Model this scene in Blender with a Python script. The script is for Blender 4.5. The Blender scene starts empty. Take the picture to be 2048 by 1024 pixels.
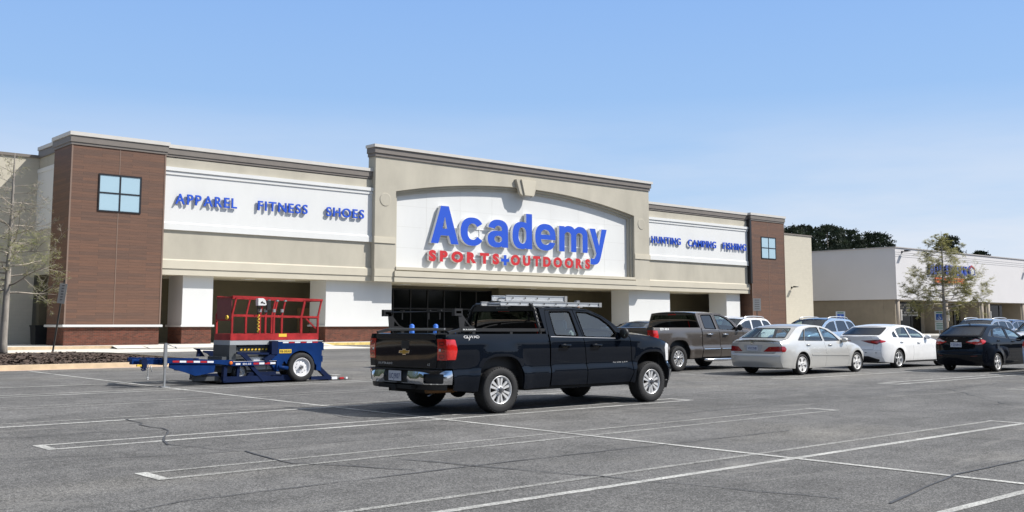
import bpy, bmesh, math, random
from mathutils import Vector, Matrix, noise
from mathutils.geometry import delaunay_2d_cdt
random.seed(7)
S = bpy.context.scene
C = S.collection
PI = math.pi
# ---------------------------------------------------------------- camera
cam = bpy.data.objects.new("camera", bpy.data.cameras.new("camera"))
C.objects.link(cam)
cam.location = (0.0, 0.0, 1.52)
YAW, PITCH = math.radians(41.744), math.radians(6.3216)
cam.rotation_euler = (PI / 2 + PITCH, 0.0, -YAW)
cam.data.sensor_width = 36.0
cam.data.lens = 36.0 * 2067.57 / 2048.0
cam.data.shift_y = -(512.0 - 419.15) / 2048.0
cam.data.clip_start = 0.1
cam.data.clip_end = 6000.0
S.camera = cam
# ---------------------------------------------------------------- world and sun
SUN = Vector((1.05, -1.0, 1.40)).normalized()
EL = math.asin(SUN.z)
AZ = math.atan2(SUN.x, SUN.y)
W = bpy.data.worlds.new("World")
S.world = W
W.use_nodes = True
wn, wl = W.node_tree.nodes, W.node_tree.links
bg = wn["Background"]
sky = wn.new("ShaderNodeTexSky")
sky.sky_type = 'NISHITA'
sky.sun_disc = False
sky.sun_elevation = EL
sky.sun_rotation = AZ
sky.air_density = 1.0
sky.dust_density = 0.35
sky.ozone_density = 2.6
# thin high cloud veil, low over the horizon
wtc = wn.new("ShaderNodeTexCoord"); wmp = wn.new("ShaderNodeMapping"); wmp.inputs["Scale"].default_value = (1.4, 1.4, 9.0)
wl.new(wtc.outputs["Generated"], wmp.inputs[0])
wnz = wn.new("ShaderNodeTexNoise"); wnz.inputs["Scale"].default_value = 1.6; wnz.inputs["Detail"].default_value = 7; wnz.inputs["Roughness"].default_value = .55
wl.new(wmp.outputs[0], wnz.inputs["Vector"])
wr = wn.new("ShaderNodeValToRGB"); wr.color_ramp.elements[0].position = .26; wr.color_ramp.elements[1].position = .56; wl.new(wnz.outputs["Fac"], wr.inputs[0])
wsp = wn.new("ShaderNodeSeparateXYZ"); wl.new(wtc.outputs["Generated"], wsp.inputs[0])
wz = wn.new("ShaderNodeMapRange"); wz.inputs["From Min"].default_value = .02; wz.inputs["From Max"].default_value = .215; wz.inputs["To Min"].default_value = 1.0; wz.inputs["To Max"].default_value = 0.0; wl.new(wsp.outputs[2], wz.inputs[0])
wmu = wn.new("ShaderNodeMath"); wmu.operation = 'MULTIPLY'; wl.new(wr.outputs[0], wmu.inputs[0]); wl.new(wz.outputs[0], wmu.inputs[1])
wmx = wn.new("ShaderNodeMix"); wmx.data_type = 'RGBA'; wl.new(wmu.outputs[0], wmx.inputs[0]); 
srp = wn.new("ShaderNodeValToRGB"); wl.new(wsp.outputs[2], srp.inputs[0])
for el_, (p_, c_) in zip([srp.color_ramp.elements[0], srp.color_ramp.elements[1]] + [srp.color_ramp.elements.new(.5) for _ in range(4)], ((0.0, (.62, .79, 1.0)), (1.0, (.018, .042, .11)), (.12, (.50, .705, 1.0)), (.20, (.385, .62, 1.0)), (.31, (.31, .545, 1.0)), (.50, (.065, .14, .30)))): el_.position = p_; el_.color = (*c_, 1)
ssc = wn.new("ShaderNodeVectorMath"); ssc.operation = 'SCALE'; ssc.inputs[3].default_value = 6.3; wl.new(srp.outputs[0], ssc.inputs[0])
smx = wn.new("ShaderNodeMix"); smx.data_type = 'RGBA'; smx.inputs[0].default_value = .88; wl.new(sky.outputs[0], smx.inputs[6]); wl.new(ssc.outputs[0], smx.inputs[7])
# brighter sky round the sun (aureole)
sdt = wn.new("ShaderNodeVectorMath"); sdt.operation = 'DOT_PRODUCT'; wl.new(wtc.outputs["Generated"], sdt.inputs[0]); sdt.inputs[1].default_value = tuple(SUN)
smaxn = wn.new("ShaderNodeMath"); smaxn.operation = 'MAXIMUM'; wl.new(sdt.outputs["Value"], smaxn.inputs[0]); smaxn.inputs[1].default_value = 0.0
spw = wn.new("ShaderNodeMath"); spw.operation = 'POWER'; wl.new(smaxn.outputs[0], spw.inputs[0]); spw.inputs[1].default_value = 9.0
sgl = wn.new("ShaderNodeVectorMath"); sgl.operation = 'SCALE'; sgl.inputs[0].default_value = (6.6, 7.2, 7.8); wl.new(spw.outputs[0], sgl.inputs[3])
sad = wn.new("ShaderNodeVectorMath"); sad.operation = 'ADD'; wl.new(smx.outputs[2], sad.inputs[0]); wl.new(sgl.outputs[0], sad.inputs[1])
wl.new(sad.outputs[0], wmx.inputs[6]); wmx.inputs[7].default_value = (5.7, 5.9, 6.4, 1)
wl.new(wmx.outputs[2], bg.inputs[0])
bg.inputs[1].default_value = 0.122
sun = bpy.data.objects.new("sun", bpy.data.lights.new("sun", 'SUN'))
C.objects.link(sun)
sun.data.energy = 5.0
sun.data.angle = math.radians(0.53)
sun.data.color = (1.0, 0.955, 0.89)
sun.location = (40, -40, 60)
sun.rotation_euler = (-SUN).to_track_quat('-Z', 'Y').to_euler()
S.view_settings.view_transform = 'Standard'
S.view_settings.look = 'None'
S.view_settings.gamma = 1.0
S.view_settings.exposure = 0.25
S.view_settings.use_curve_mapping = False

# ---------------------------------------------------------------- materials
MATS = {}
def mat(name, col, rough=0.6, metal=0.0, var=0.0, vscale=2.0, spec=0.5, coat=0.0, trans=0.0, bump=0.0, bscale=40.0, stretch=None, emit=None, ior=1.45, col2=None, detail=6.0):
    if name in MATS: return MATS[name]
    m = bpy.data.materials.new(name); m.use_nodes = True
    n, l = m.node_tree.nodes, m.node_tree.links
    b = n["Principled BSDF"]
    b.inputs["Base Color"].default_value = (*col, 1)
    b.inputs["Roughness"].default_value = rough
    b.inputs["Metallic"].default_value = metal
    b.inputs["Specular IOR Level"].default_value = spec
    b.inputs["Coat Weight"].default_value = coat
    b.inputs["Coat Roughness"].default_value = 0.03
    b.inputs["Transmission Weight"].default_value = trans
    b.inputs["IOR"].default_value = ior
    if emit:
        b.inputs["Emission Color"].default_value = (*emit[0], 1); b.inputs["Emission Strength"].default_value = emit[1]
    tc = None
    if var > 0 or col2 or bump > 0:
        tc = n.new("ShaderNodeTexCoord"); mp = n.new("ShaderNodeMapping"); l.new(tc.outputs["Object"], mp.inputs[0])
        if stretch: mp.inputs["Scale"].default_value = stretch
    if var > 0 or col2:
        nz = n.new("ShaderNodeTexNoise"); nz.inputs["Scale"].default_value = vscale; nz.inputs["Detail"].default_value = detail; nz.inputs["Roughness"].default_value = 0.6
        l.new(mp.outputs[0], nz.inputs["Vector"])
        rp = n.new("ShaderNodeValToRGB"); l.new(nz.outputs["Fac"], rp.inputs[0])
        c2 = col2 if col2 else tuple(min(1, c * (1 + var)) for c in col)
        c1 = col if col2 else tuple(c * (1 - var) for c in col)
        rp.color_ramp.elements[0].position = 0.3; rp.color_ramp.elements[0].color = (*c1, 1)
        rp.color_ramp.elements[1].position = 0.7; rp.color_ramp.elements[1].color = (*c2, 1)
        l.new(rp.outputs[0], b.inputs["Base Color"])
    if bump > 0:
        nb = n.new("ShaderNodeTexNoise"); nb.inputs["Scale"].default_value = bscale; nb.inputs["Detail"].default_value = 4
        l.new(mp.outputs[0], nb.inputs["Vector"])
        bp = n.new("ShaderNodeBump"); bp.inputs["Strength"].default_value = bump; bp.inputs["Distance"].default_value = 0.02
        l.new(nb.outputs["Fac"], bp.inputs["Height"]); l.new(bp.outputs[0], b.inputs["Normal"])
    MATS[name] = m
    return m

def node_mat(name):
    m = bpy.data.materials.new(name); m.use_nodes = True; MATS[name] = m
    return m, m.node_tree.nodes, m.node_tree.links, m.node_tree.nodes["Principled BSDF"]

# ---------------------------------------------------------------- mesh builder
class MB:
    def __init__(s): s.v = []; s.f = []; s.mi = []; s.m = 0; s.sm = []; s.smooth = False
    def _add(s, vs, fs):
        o = len(s.v); s.v += [tuple(v) for v in vs]
        for f in fs: s.f.append([i + o for i in f]); s.mi.append(s.m); s.sm.append(s.smooth)
        return s
    def quad(s, a, b, c, d): return s._add([a, b, c, d], [(0, 1, 2, 3)])
    def box(s, x0, x1, y0, y1, z0, z1):
        v = [(x, y, z) for z in (z0, z1) for y in (y0, y1) for x in (x0, x1)]
        return s._add(v, [(0, 2, 3, 1), (4, 5, 7, 6), (0, 1, 5, 4), (2, 6, 7, 3), (0, 4, 6, 2), (1, 3, 7, 5)])
    def obox(s, c, ax, ay, az):
        c, ax, ay, az = Vector(c), Vector(ax), Vector(ay), Vector(az)
        v = [c + ax * i + ay * j + az * k for k in (-1, 1) for j in (-1, 1) for i in (-1, 1)]
        return s._add(v, [(0, 2, 3, 1), (4, 5, 7, 6), (0, 1, 5, 4), (2, 6, 7, 3), (0, 4, 6, 2), (1, 3, 7, 5)])
    def bar(s, a, b, w, h=None, up=(0, 0, 1)):
        a, b = Vector(a), Vector(b); h = h or w; d = (b - a); L = d.length
        if L < 1e-6: return s
        d /= L; up = Vector(up)
        if abs(d.dot(up)) > .98: up = Vector((0, 1, 0))
        r = d.cross(up).normalized(); u = r.cross(d)
        return s.obox((a + b) / 2, d * L / 2, r * w / 2, u * h / 2)
    def prism(s, pts, fn, d):
        """closed 2-D outline pts mapped by fn(u,v)->xyz, thickened along vector d"""
        n = len(pts); d = Vector(d); a = [Vector(fn(*p)) for p in pts]
        return s._add(a + [p + d for p in a], [tuple(range(n)), tuple(range(2 * n - 1, n - 1, -1))] + [(i, i + n, (i + 1) % n + n, (i + 1) % n) for i in range(n)])
    def tube(s, pts, r, n=8, caps=True):
        pts = [Vector(p) for p in pts]; R = r if isinstance(r, (list, tuple)) else [r] * len(pts)
        vs = []; prev = None
        for i, p in enumerate(pts):
            t = (pts[min(i + 1, len(pts) - 1)] - pts[max(i - 1, 0)])
            if t.length < 1e-9: t = Vector((0, 0, 1))
            t.normalize()
            if prev is None:
                a = Vector((0, 0, 1)) if abs(t.z) < .9 else Vector((1, 0, 0))
                x = t.cross(a).normalized()
            else:
                x = (prev - t * prev.dot(t))
                x = x.normalized() if x.length > 1e-6 else t.orthogonal().normalized()
            prev = x; y = t.cross(x)
            for k in range(n):
                an = 2 * PI * k / n
                vs.append(p + (x * math.cos(an) + y * math.sin(an)) * R[i])
        fs = []
        for i in range(len(pts) - 1):
            for k in range(n):
                fs.append((i * n + k, i * n + (k + 1) % n, (i + 1) * n + (k + 1) % n, (i + 1) * n + k))
        sv = s.smooth; s.smooth = True; s._add(vs, fs); s.smooth = sv
        if caps:
            s._add(vs[:n], [tuple(range(n - 1, -1, -1))]); s._add(vs[-n:], [tuple(range(n))])
        return s
    def cyl(s, c, r, h, n=20, r2=None): 
        c = Vector(c); return s.tube([c, c + Vector((0, 0, h))], [r, r if r2 is None else r2], n)
    def lathe(s, prof, fn, n=40):
        """prof [(r,a)], fn(r*cos, r*sin, a)->xyz"""
        vs = []; fs = []; m = len(prof)
        for k in range(n):
            an = 2 * PI * k / n
            for r, a in prof: vs.append(fn(r * math.cos(an), r * math.sin(an), a))
        for k in range(n):
            k2 = (k + 1) % n
            for i in range(m - 1): fs.append((k * m + i, k2 * m + i, k2 * m + i + 1, k * m + i + 1))
        return s._add(vs, fs)
    def sphere(s, c, r, nu=14, nv=9, sc=(1, 1, 1)):
        vs = []; fs = []
        for j in range(nv + 1):
            th = PI * j / nv
            for i in range(nu):
                ph = 2 * PI * i / nu
                vs.append((c[0] + r * sc[0] * math.sin(th) * math.cos(ph), c[1] + r * sc[1] * math.sin(th) * math.sin(ph), c[2] + r * sc[2] * math.cos(th)))
        for j in range(nv):
            for i in range(nu):
                fs.append((j * nu + i, (j + 1) * nu + i, (j + 1) * nu + (i + 1) % nu, j * nu + (i + 1) % nu))
        sv = s.smooth; s.smooth = True; s._add(vs, fs); s.smooth = sv
        return s
    def build(s, name, mats, parent=None, off=(0, 0, 0), fix=True, bevel=0.0):
        me = bpy.data.meshes.new(name); off = Vector(off)
        me.from_pydata([Vector(v) - off for v in s.v], [], s.f)
        mats = mats if isinstance(mats, (list, tuple)) else [mats]
        for m in mats: me.materials.append(m)
        me.polygons.foreach_set("material_index", s.mi); me.polygons.foreach_set("use_smooth", s.sm)
        if fix or bevel:
            bm = bmesh.new(); bm.from_mesh(me)
            bmesh.ops.remove_doubles(bm, verts=bm.verts, dist=1e-5)
            if fix: bmesh.ops.recalc_face_normals(bm, faces=bm.faces)
            if bevel:
                es = [e for e in bm.edges if len(e.link_faces) == 2 and e.calc_face_angle(0) > .6]
                bmesh.ops.bevel(bm, geom=es, offset=bevel, segments=2, affect='EDGES', clamp_overlap=True)
            bm.to_mesh(me); bm.free()
        me.update()
        o = bpy.data.objects.new(name, me); C.objects.link(o)
        if parent is not None: o.parent = parent
        return o

def thing(name, label, cat, loc=(0, 0, 0), rotz=0.0, group=None):
    o = bpy.data.objects.new(name, None); C.objects.link(o)
    o.empty_display_size = 0.3; o.location = loc; o.rotation_euler = (0, 0, rotz)
    o["label"] = label; o["category"] = cat
    if group: o["group"] = group
    return o
def tag(o, label, cat, group=None, kind=None):
    o["label"] = label; o["category"] = cat
    if group: o["group"] = group
    if kind: o["kind"] = kind
    return o
def struct(o, kind="structure"): o["kind"] = kind; return o

def gz(X, Y):
    q = max(0.0, min(Y, 56.0) - 10.0) / 45.0
    return 0.25 * q * q

def pip(x, y, poly):
    c = False; n = len(poly); j = n - 1
    for i in range(n):
        xi, yi = poly[i]; xj, yj = poly[j]
        if (yi > y) != (yj > y) and x < (xj - xi) * (y - yi) / (yj - yi) + xi: c = not c
        j = i
    return c

def region(ops, step=None, pad=0.35):
    """ops: list of ('+'|'-', polygon). Returns (verts2d, tris, boundary directed edges)."""
    vs = []; es = []
    for _, p in ops:
        o = len(vs); vs += [Vector((q[0], q[1])) for q in p]; n = len(p)
        es += [(o + i, o + (i + 1) % n) for i in range(n)]
    def keep(x, y):
        k = False
        for s_, p in ops:
            if pip(x, y, p): k = (s_ == '+')
        return k
    if step:
        sx, sy = step if isinstance(step, (tuple, list)) else (step, step)
        x0 = min(v.x for v in vs); x1 = max(v.x for v in vs); y0 = min(v.y for v in vs); y1 = max(v.y for v in vs)
        # keep free points off the outline
        segs = [(vs[a], vs[b]) for a, b in es]
        md = min(sx, sy) * pad
        nx = int((x1 - x0) / sx); ny = int((y1 - y0) / sy)
        for i in range(1, nx + 1):
            for j in range(1, ny + 1):
                x = x0 + (i - (.5 if j % 2 else 0)) * sx; y = y0 + (j - .3) * sy
                if not keep(x, y): continue
                p = Vector((x, y)); ok = True
                for a, b in segs:
                    if (min(a.x, b.x) - md > x) or (max(a.x, b.x) + md < x) or (min(a.y, b.y) - md > y) or (max(a.y, b.y) + md < y): continue
                    d = b - a; t = max(0, min(1, (p - a).dot(d) / max(d.length_squared, 1e-12)))
                    if (a + d * t - p).length < md: ok = False; break
                if ok: vs.append(p)
    r = delaunay_2d_cdt(vs, es, [], 0, 1e-6)
    V, T = r[0], []
    for f in r[2]:
        a, b, c = V[f[0]], V[f[1]], V[f[2]]
        if abs((b - a).cross(c - a)) < 1e-10: continue
        if keep((a.x + b.x + c.x) / 3, (a.y + b.y + c.y) / 3): T.append(tuple(f))
    cnt = {}
    for f in T:
        for i in range(3):
            e = (f[i], f[(i + 1) % 3]); cnt[e] = 1
    B = [e for e in cnt if (e[1], e[0]) not in cnt]
    used = sorted({i for f in T for i in f}); mp = {k: i for i, k in enumerate(used)}
    return [(V[i].x, V[i].y) for i in used], [tuple(mp[i] for i in f) for f in T], [(mp[a], mp[b]) for a, b in B]

def slab(mb, ops, fn, d, step=None, m_face=0, m_side=0):
    """flat or mapped region, thickened along d (vector)"""
    V, T, B = region(ops, step); n = len(V); d = Vector(d)
    P = [Vector(fn(*v)) for v in V]
    o = len(mb.v); mb.v += [tuple(p) for p in P] + [tuple(p + d) for p in P]
    for f in T:
        mb.f.append([o + i for i in f]); mb.mi.append(m_face); mb.sm.append(False)
        mb.f.append([o + n + i for i in reversed(f)]); mb.mi.append(m_side); mb.sm.append(False)
    for a, b in B:
        mb.f.append([o + b, o + a, o + n + a, o + n + b]); mb.mi.append(m_side); mb.sm.append(False)

def ell(cx, cy, a, b, n=40, p=2.0, t0=0.0, t1=360.0):
    out = []
    full = abs(t1 - t0) >= 359.9
    for i in range(n if full else n + 1):
        t = math.radians(t0 + (t1 - t0) * i / n); c, s_ = math.cos(t), math.sin(t)
        out.append((cx + a * math.copysign(abs(c) ** (2 / p), c), cy + b * math.copysign(abs(s_) ** (2 / p), s_)))
    return out
def rect(x0, y0, x1, y1): return [(x0, y0), (x1, y0), (x1, y1), (x0, y1)]

_glyph = {}
def glyph(ch, bold=0.02):
    k = (ch, bold)
    if k not in _glyph:
        cu = bpy.data.curves.new("g", 'FONT'); cu.body = ch; cu.offset = bold; cu.resolution_u = 5
        o = bpy.data.objects.new("g", cu); C.objects.link(o)
        dg = bpy.context.evaluated_depsgraph_get(); dg.update()
        me = o.evaluated_get(dg).to_mesh()
        V = [(v.co.x, v.co.y) for v in me.vertices]; F = [tuple(p.vertices) for p in me.polygons]
        o.evaluated_get(dg).to_mesh_clear(); bpy.data.objects.remove(o); bpy.data.curves.remove(cu)
        x0 = min(v[0] for v in V); x1 = max(v[0] for v in V)
        _glyph[k] = ([(v[0] - x0, v[1]) for v in V], F, x1 - x0)
    return _glyph[k]
def text_layout(txt, u0, u1, bold=0.02, gap=0.09, space=0.35):
    x = 0; L = []
    for ch in txt:
        if ch == ' ': x += space; continue
        V, F, w = glyph(ch, bold); L.append((ch, x)); x += w + gap
    k = (u1 - u0) / (x - gap)
    return [(ch, u0 + a * k) for ch, a in L], k
def text_mb(mb, txt, u0, u1, v0, cap, fn, d, bold=0.02, gap=0.09, m_face=0, m_side=0, only=None):
    """text between u0..u1, baseline v0, cap height; fn(u,v)->xyz; thickness vector d (behind)."""
    L, k = text_layout(txt, u0, u1, bold, gap); hz = cap / 0.70; d = Vector(d)
    for i, (ch, x) in enumerate(L):
        if only is not None and i != only: continue
        V, F, w = glyph(ch, bold); n = len(V); o = len(mb.v)
        P = [Vector(fn(x + a * k, v0 + b * hz)) for a, b in V]
        mb.v += [tuple(p) for p in P]
        cnt = set()
        for f in F:
            mb.f.append([o + j for j in f]); mb.mi.append(m_face); mb.sm.append(False)
            for j in range(len(f)): cnt.add((f[j], f[(j + 1) % len(f)]))
        if d.length > 0:
            mb.v += [tuple(p + d) for p in P]
            for a, b in cnt:
                if (b, a) not in cnt:
                    mb.f.append([o + b, o + a, o + n + a, o + n + b]); mb.mi.append(m_side); mb.sm.append(False)
# ================================================================ SETTING
# ---- asphalt
def asphalt_mat(name="asphalt", paint=None, wear=0.5):
    m, n, l, b = node_mat(name)
    tc = n.new("ShaderNodeTexCoord")
    def nz(scale, detail=4, rough=.6, dist=0, sc=None):
        t = n.new("ShaderNodeTexNoise"); t.inputs["Scale"].default_value = scale; t.inputs["Detail"].default_value = detail; t.inputs["Roughness"].default_value = rough; t.inputs["Distortion"].default_value = dist
        src = tc.outputs["Object"]
        if sc:
            mp = n.new("ShaderNodeMapping"); mp.inputs["Scale"].default_value = sc; l.new(src, mp.inputs[0]); src = mp.outputs[0]
        l.new(src, t.inputs["Vector"]); return t.outputs["Fac"]
    def ramp(src, stops):
        r = n.new("ShaderNodeValToRGB"); l.new(src, r.inputs[0])
        e = r.color_ramp.elements
        while len(e) < len(stops): e.new(0.5)
        for k, (p, c) in zip(e, stops): k.position = p; k.color = (c, c, c, 1) if not isinstance(c, tuple) else (*c, 1)
        return r.outputs[0]
    def mix(a, b_, f, mode='MIX'):
        x = n.new("ShaderNodeMix"); x.data_type = 'RGBA'; x.blend_type = mode
        for s_, v in ((x.inputs[0], f), (x.inputs[6], a), (x.inputs[7], b_)):
            if hasattr(v, "is_output"): l.new(v, s_)
            elif isinstance(v, tuple): s_.default_value = (*v, 1)
            else: s_.default_value = v
        return x.outputs[2]
    vo = n.new("ShaderNodeTexVoronoi"); vo.inputs["Scale"].default_value = 44; l.new(tc.outputs["Object"], vo.inputs["Vector"])
    agg = ramp(nz(64, 3, .8), [(.36, .22), (.50, .9), (.62, 2.1)])
    agg2 = ramp(vo.outputs["Color"], [(.2, .7), (.8, 1.35)])
    med = ramp(nz(1.1, 8, .65, .5), [(.3, .78), (.7, 1.2)])
    big = ramp(nz(.2, 6, .62, .8, (.6, 1.5, 1)), [(.33, .84), (.68, 1.17)])
    streak = ramp(nz(.5, 6, .6, .2, (.22, 1.5, 1)), [(.4, .93), (.7, 1.09)])
    base = mix((.124, .122, .119), (.180, .171, .153), ramp(nz(.09, 4, .6, .8), [(.5, 0.0), (.75, 1.0)]))
    c = mix(base, agg, .8, 'MULTIPLY'); c = mix(c, agg2, 1.0, 'MULTIPLY'); c = mix(c, med, 1.0, 'MULTIPLY'); c = mix(c, big, 1.0, 'MULTIPLY'); c = mix(c, streak, 1.0, 'MULTIPLY')
    spots = ramp(nz(1.3, 4, .55, .3), [(.27, .55), (.36, 1.0)])
    c = mix(c, spots, .6, 'MULTIPLY')
    pale = ramp(nz(.55, 7, .68, 1.2, (.5, 1.6, 1)), [(.56, 0.0), (.72, .55)])
    c = mix(c, (.27, .262, .245), pale)
    if paint:
        w1 = ramp(nz(38, 6, .8), [(wear - .13, 1.0), (wear + .13, 0.0)])
        w2 = ramp(nz(1.3, 4, .6, .3), [(.3, .35), (.6, 1.0)])
        f = mix(w1, w2, 1.0, 'MULTIPLY')
        c = mix(c, paint, f)
    l.new(c, b.inputs["Base Color"])
    b.inputs["Roughness"].default_value = .88; b.inputs["Specular IOR Level"].default_value = .25
    bp = n.new("ShaderNodeBump"); bp.inputs["Strength"].default_value = .55; bp.inputs["Distance"].default_value = .012
    l.new(nz(60, 3, .7), bp.inputs["Height"]); l.new(bp.outputs[0], b.inputs["Normal"])
    return m
asphalt = asphalt_mat()
paint = asphalt_mat("road_paint", (.66, .66, .63), .53)
paint_worn = asphalt_mat("road_paint_worn", (.54, .54, .51), .455)
tar = mat("tar_sealant", (.062, .062, .063), .6, var=.3, vscale=3)

g = MB(); ys = [-400, -60, -20, 0, 6, 10] + [10 + 2 * i for i in range(1, 24)] + [80, 200, 3000]; xs = [-3000, -200, -40, 0, 40, 80, 140, 300, 3000]
vs = [(x, y, gz(x, y)) for y in ys for x in xs]; nx = len(xs)
g._add(vs, [(j * nx + i, j * nx + i + 1, (j + 1) * nx + i + 1, (j + 1) * nx + i) for j in range(len(ys) - 1) for i in range(nx - 1)])
struct(g.build("ground", asphalt))

def strip(mb, pts, w, dz=.004):
    """flat ribbon on the ground along pts [(x,y)], w number or list"""
    P = []
    for i in range(len(pts) - 1):
        a, b = Vector(pts[i]), Vector(pts[i + 1]); k = max(1, int((b - a).length / 2.0))
        wa = w[i] if isinstance(w, list) else w; wb = w[i + 1] if isinstance(w, list) else w
        for j in range(k): P.append((a.lerp(b, j / k), wa + (wb - wa) * j / k))
    P.append((Vector(pts[-1]), w[-1] if isinstance(w, list) else w))
    vs = []
    for i, (p, ww) in enumerate(P):
        d = (P[min(i + 1, len(P) - 1)][0] - P[max(i - 1, 0)][0]).normalized(); nn = Vector((-d.y, d.x)) * ww / 2
        for q in (p + nn, p - nn): vs.append((q.x, q.y, gz(q.x, q.y) + dz))
    mb._add(vs, [(2 * i, 2 * i + 1, 2 * i + 3, 2 * i + 2) for i in range(len(P) - 1)])
ma, mw = MB(), MB()
LW = .105
strip(ma, [(10.38, 2.0), (10.38, 34.1)], .10, .006)
for x0, x1, xc in ((4.42, 16.62, 10.38), (25.05, 37.35, 31.25), (45.6, 57.8, 51.7)):
    for k in range(0, 8):
        yc = 3.83 + 3.245 * k
        if yc > 27.5: continue
        a, b = yc - .26, yc + .26
        strip(ma if (k + int(x0)) % 3 else mw, [(x0, a), (x1, a)], LW, .004)
        strip(mw if (k % 3) else ma, [(x0, b), (x1, b)], LW * .9, .004)
        for xe, mm in ((x0 - .05, ma), (x1 + .05, ma)):
            strip(mm, [(xe, a - .05), (xe, b + .05)], .13, .005)
    if xc > 20: strip(mw, [(xc, 3), (xc, 27.5)], .10, .006)
struct(ma.build("road_markings", paint, fix=False)); struct(mw.build("worn_road_markings", paint_worn, fix=False))
# tar-sealed cracks
ck = MB(); rnd = random.Random(3)
def crack(pts, w, jit=.05):
    P = []
    for i in range(len(pts) - 1):
        a, b = Vector(pts[i]), Vector(pts[i + 1]); k = max(2, int((b - a).length / .35))
        for j in range(k):
            q = a.lerp(b, j / k); P.append((q.x + rnd.uniform(-jit, jit), q.y + rnd.uniform(-jit, jit)))
    P.append(pts[-1])
    strip(ck, P, [w * rnd.uniform(.2, .75) for _ in P], .008)
crack([(6.6, 16.6), (6.3, 14.5), (5.6, 12.9), (6.0, 11.6)], .05, .07); crack([(6.0, 11.6), (5.9, 10.2), (6.6, 8.9)], .05, .05)
crack([(3.0, 12.4), (6.0, 11.6), (8.6, 11.7)], .028, .02); crack([(1.8, 7.9), (4.0, 8.7), (7.6, 8.75), (13, 8.6)], .04, .015)
crack([(7.0, 9.6), (7.6, 7.6), (8.3, 5.0)], .045, .05); crack([(8.4, 4.6), (10.5, 5.0), (16, 5.05), (24, 5.4)], .06, .012)
crack([(9.6, 15.9), (9.4, 14.4), (10.6, 12.5)], .03, .05)
crack([(2.0, 17.6), (4.5, 14.9), (5.4, 14.9), (6.4, 14.6)], .03, .04); crack([(1, 12.5), (9, 12.4), (15, 12.2)], .022, .015)
crack([(13, 11.4), (19, 11.6), (27, 11.9)], .03, .03); crack([(20, 8.4), (24, 11.5), (33, 12.3)], .03, .05); crack([(5, 19.2), (7.5, 18.7), (9.5, 18.6)], .03, .03)
crack([(15.5, 9.4), (18, 8.8), (23, 8.7)], .02, .03); crack([(19.5, 21), (24, 20.4), (32, 20.6)], .03, .04)
struct(ck.build("pavement_cracks", tar, fix=False))

# ---- concrete: sidewalk, kerbs, apron
conc = mat("concrete", (.52, .50, .455), .85, var=.16, vscale=1.4, bump=.2, bscale=60)
conc2 = mat("pale_concrete", (.60, .58, .53), .85, var=.12, vscale=.9, bump=.2, bscale=60)
sand = mat("sandy_kerb_concrete", (.50, .385, .255), .85, var=.18, vscale=2.2, bump=.25, bscale=50)
yel = mat("yellow_kerb_paint", (.70, .52, .17), .7, var=.25, vscale=5)
SW = .40
sw = MB(); sw.box(-60, 98.9, 54.55, 61.9, .1, SW); sw.box(98.95, 180, 55.0, 62.5, .1, SW)
struct(sw.build("sidewalk", conc2))
kb = MB()
kb.m = 0; kb.box(-60, 20.6, 54.35, 54.55, .1, SW + .004)
kb.m = 1; kb.box(33.4, 84, 54.35, 54.55, .1, SW + .004)
kb.m = 2; kb.box(84, 98.9, 54.35, 54.55, .1, SW + .003)
kb._add([(20.6, 54.55, SW), (20.6, 54.35, SW), (22.2, 54.55, SW), (20.6, 53.6, .27), (22.2, 53.6, .27)], [(0, 1, 2), (1, 3, 4, 2), (0, 3, 1)])
kb._add([(22.2, 54.55, SW), (33.4, 54.55, SW), (33.4, 53.3, .262), (22.2, 53.3, .262)], [(0, 1, 2, 3)])
struct(kb.build("kerb", [sand, yel, conc2]))
ap = MB()
for i in range(36): ap.quad((-60 + 2.6 * i, 48.5, gz(0, 48.5) + .006), (-57.4 + 2.6 * i, 48.5, gz(0, 48.5) + .006), (-57.4 + 2.6 * i, 54.4, gz(0, 54.4) + .006), (-60 + 2.6 * i, 54.4, gz(0, 54.4) + .006))
struct(ap.build("gutter_apron", conc2, fix=False))
# ---- mulch island
mulch = mat("mulch", (.056, .040, .032), .95, var=.5, vscale=26, bump=.6, bscale=34, detail=3)
def isl_outline(x0, x1, y0, y1, r):
    pts = [(x0, y0), (x1 - r, y0)]
    for i in range(1, 12):
        t = -PI / 2 + PI / 2 * i / 12; pts.append((x1 - r + r * math.cos(t), y0 + r + r * math.sin(t)))
    pts += [(x1, y0 + r), (x1, y1 - r)]
    for i in range(1, 12):
        t = PI / 2 * i / 12; pts.append((x1 - r + r * math.cos(t), y1 - r + r * math.sin(t)))
    return pts + [(x1 - r, y1), (x0, y1)]
IY0, IY1, IX1 = 34.75, 46.5, 17.2
outr, inr = isl_outline(-30, IX1, IY0, IY1, 2.4), isl_outline(-30, IX1 - .22, IY0 + .22, IY1 - .22, 2.2)
k2 = MB(); n = len(outr); vs = []
for (a, b), (c, d) in zip(outr, inr):
    z = gz(a, b); vs += [(a, b, z), (a + (c - a) * .15, b + (d - b) * .15, z + .15), (c, d, z + .165), (c, d, z - .05)]
k2._add(vs, [(4 * i + j, 4 * (i + 1) + j, 4 * (i + 1) + j + 1, 4 * i + j + 1) for i in range(n - 1) for j in range(3)])
struct(k2.build("island_kerb", sand))
ga = MB()
go_ = isl_outline(-30, IX1 + .42, IY0 - .42, IY1 + .42, 2.8); vs = []
for (a, b), (c, d) in zip(go_, outr): vs += [(a, b, gz(a, b) + .006), (c, d, gz(c, d) + .006)]
ga._add(vs, [(2 * i, 2 * i + 1, 2 * i + 3, 2 * i + 2) for i in range(n - 1)])
struct(ga.build("kerb_gutter", mat("gutter_concrete", (.47, .36, .29), .85, var=.15, vscale=1.5), fix=False))
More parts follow.
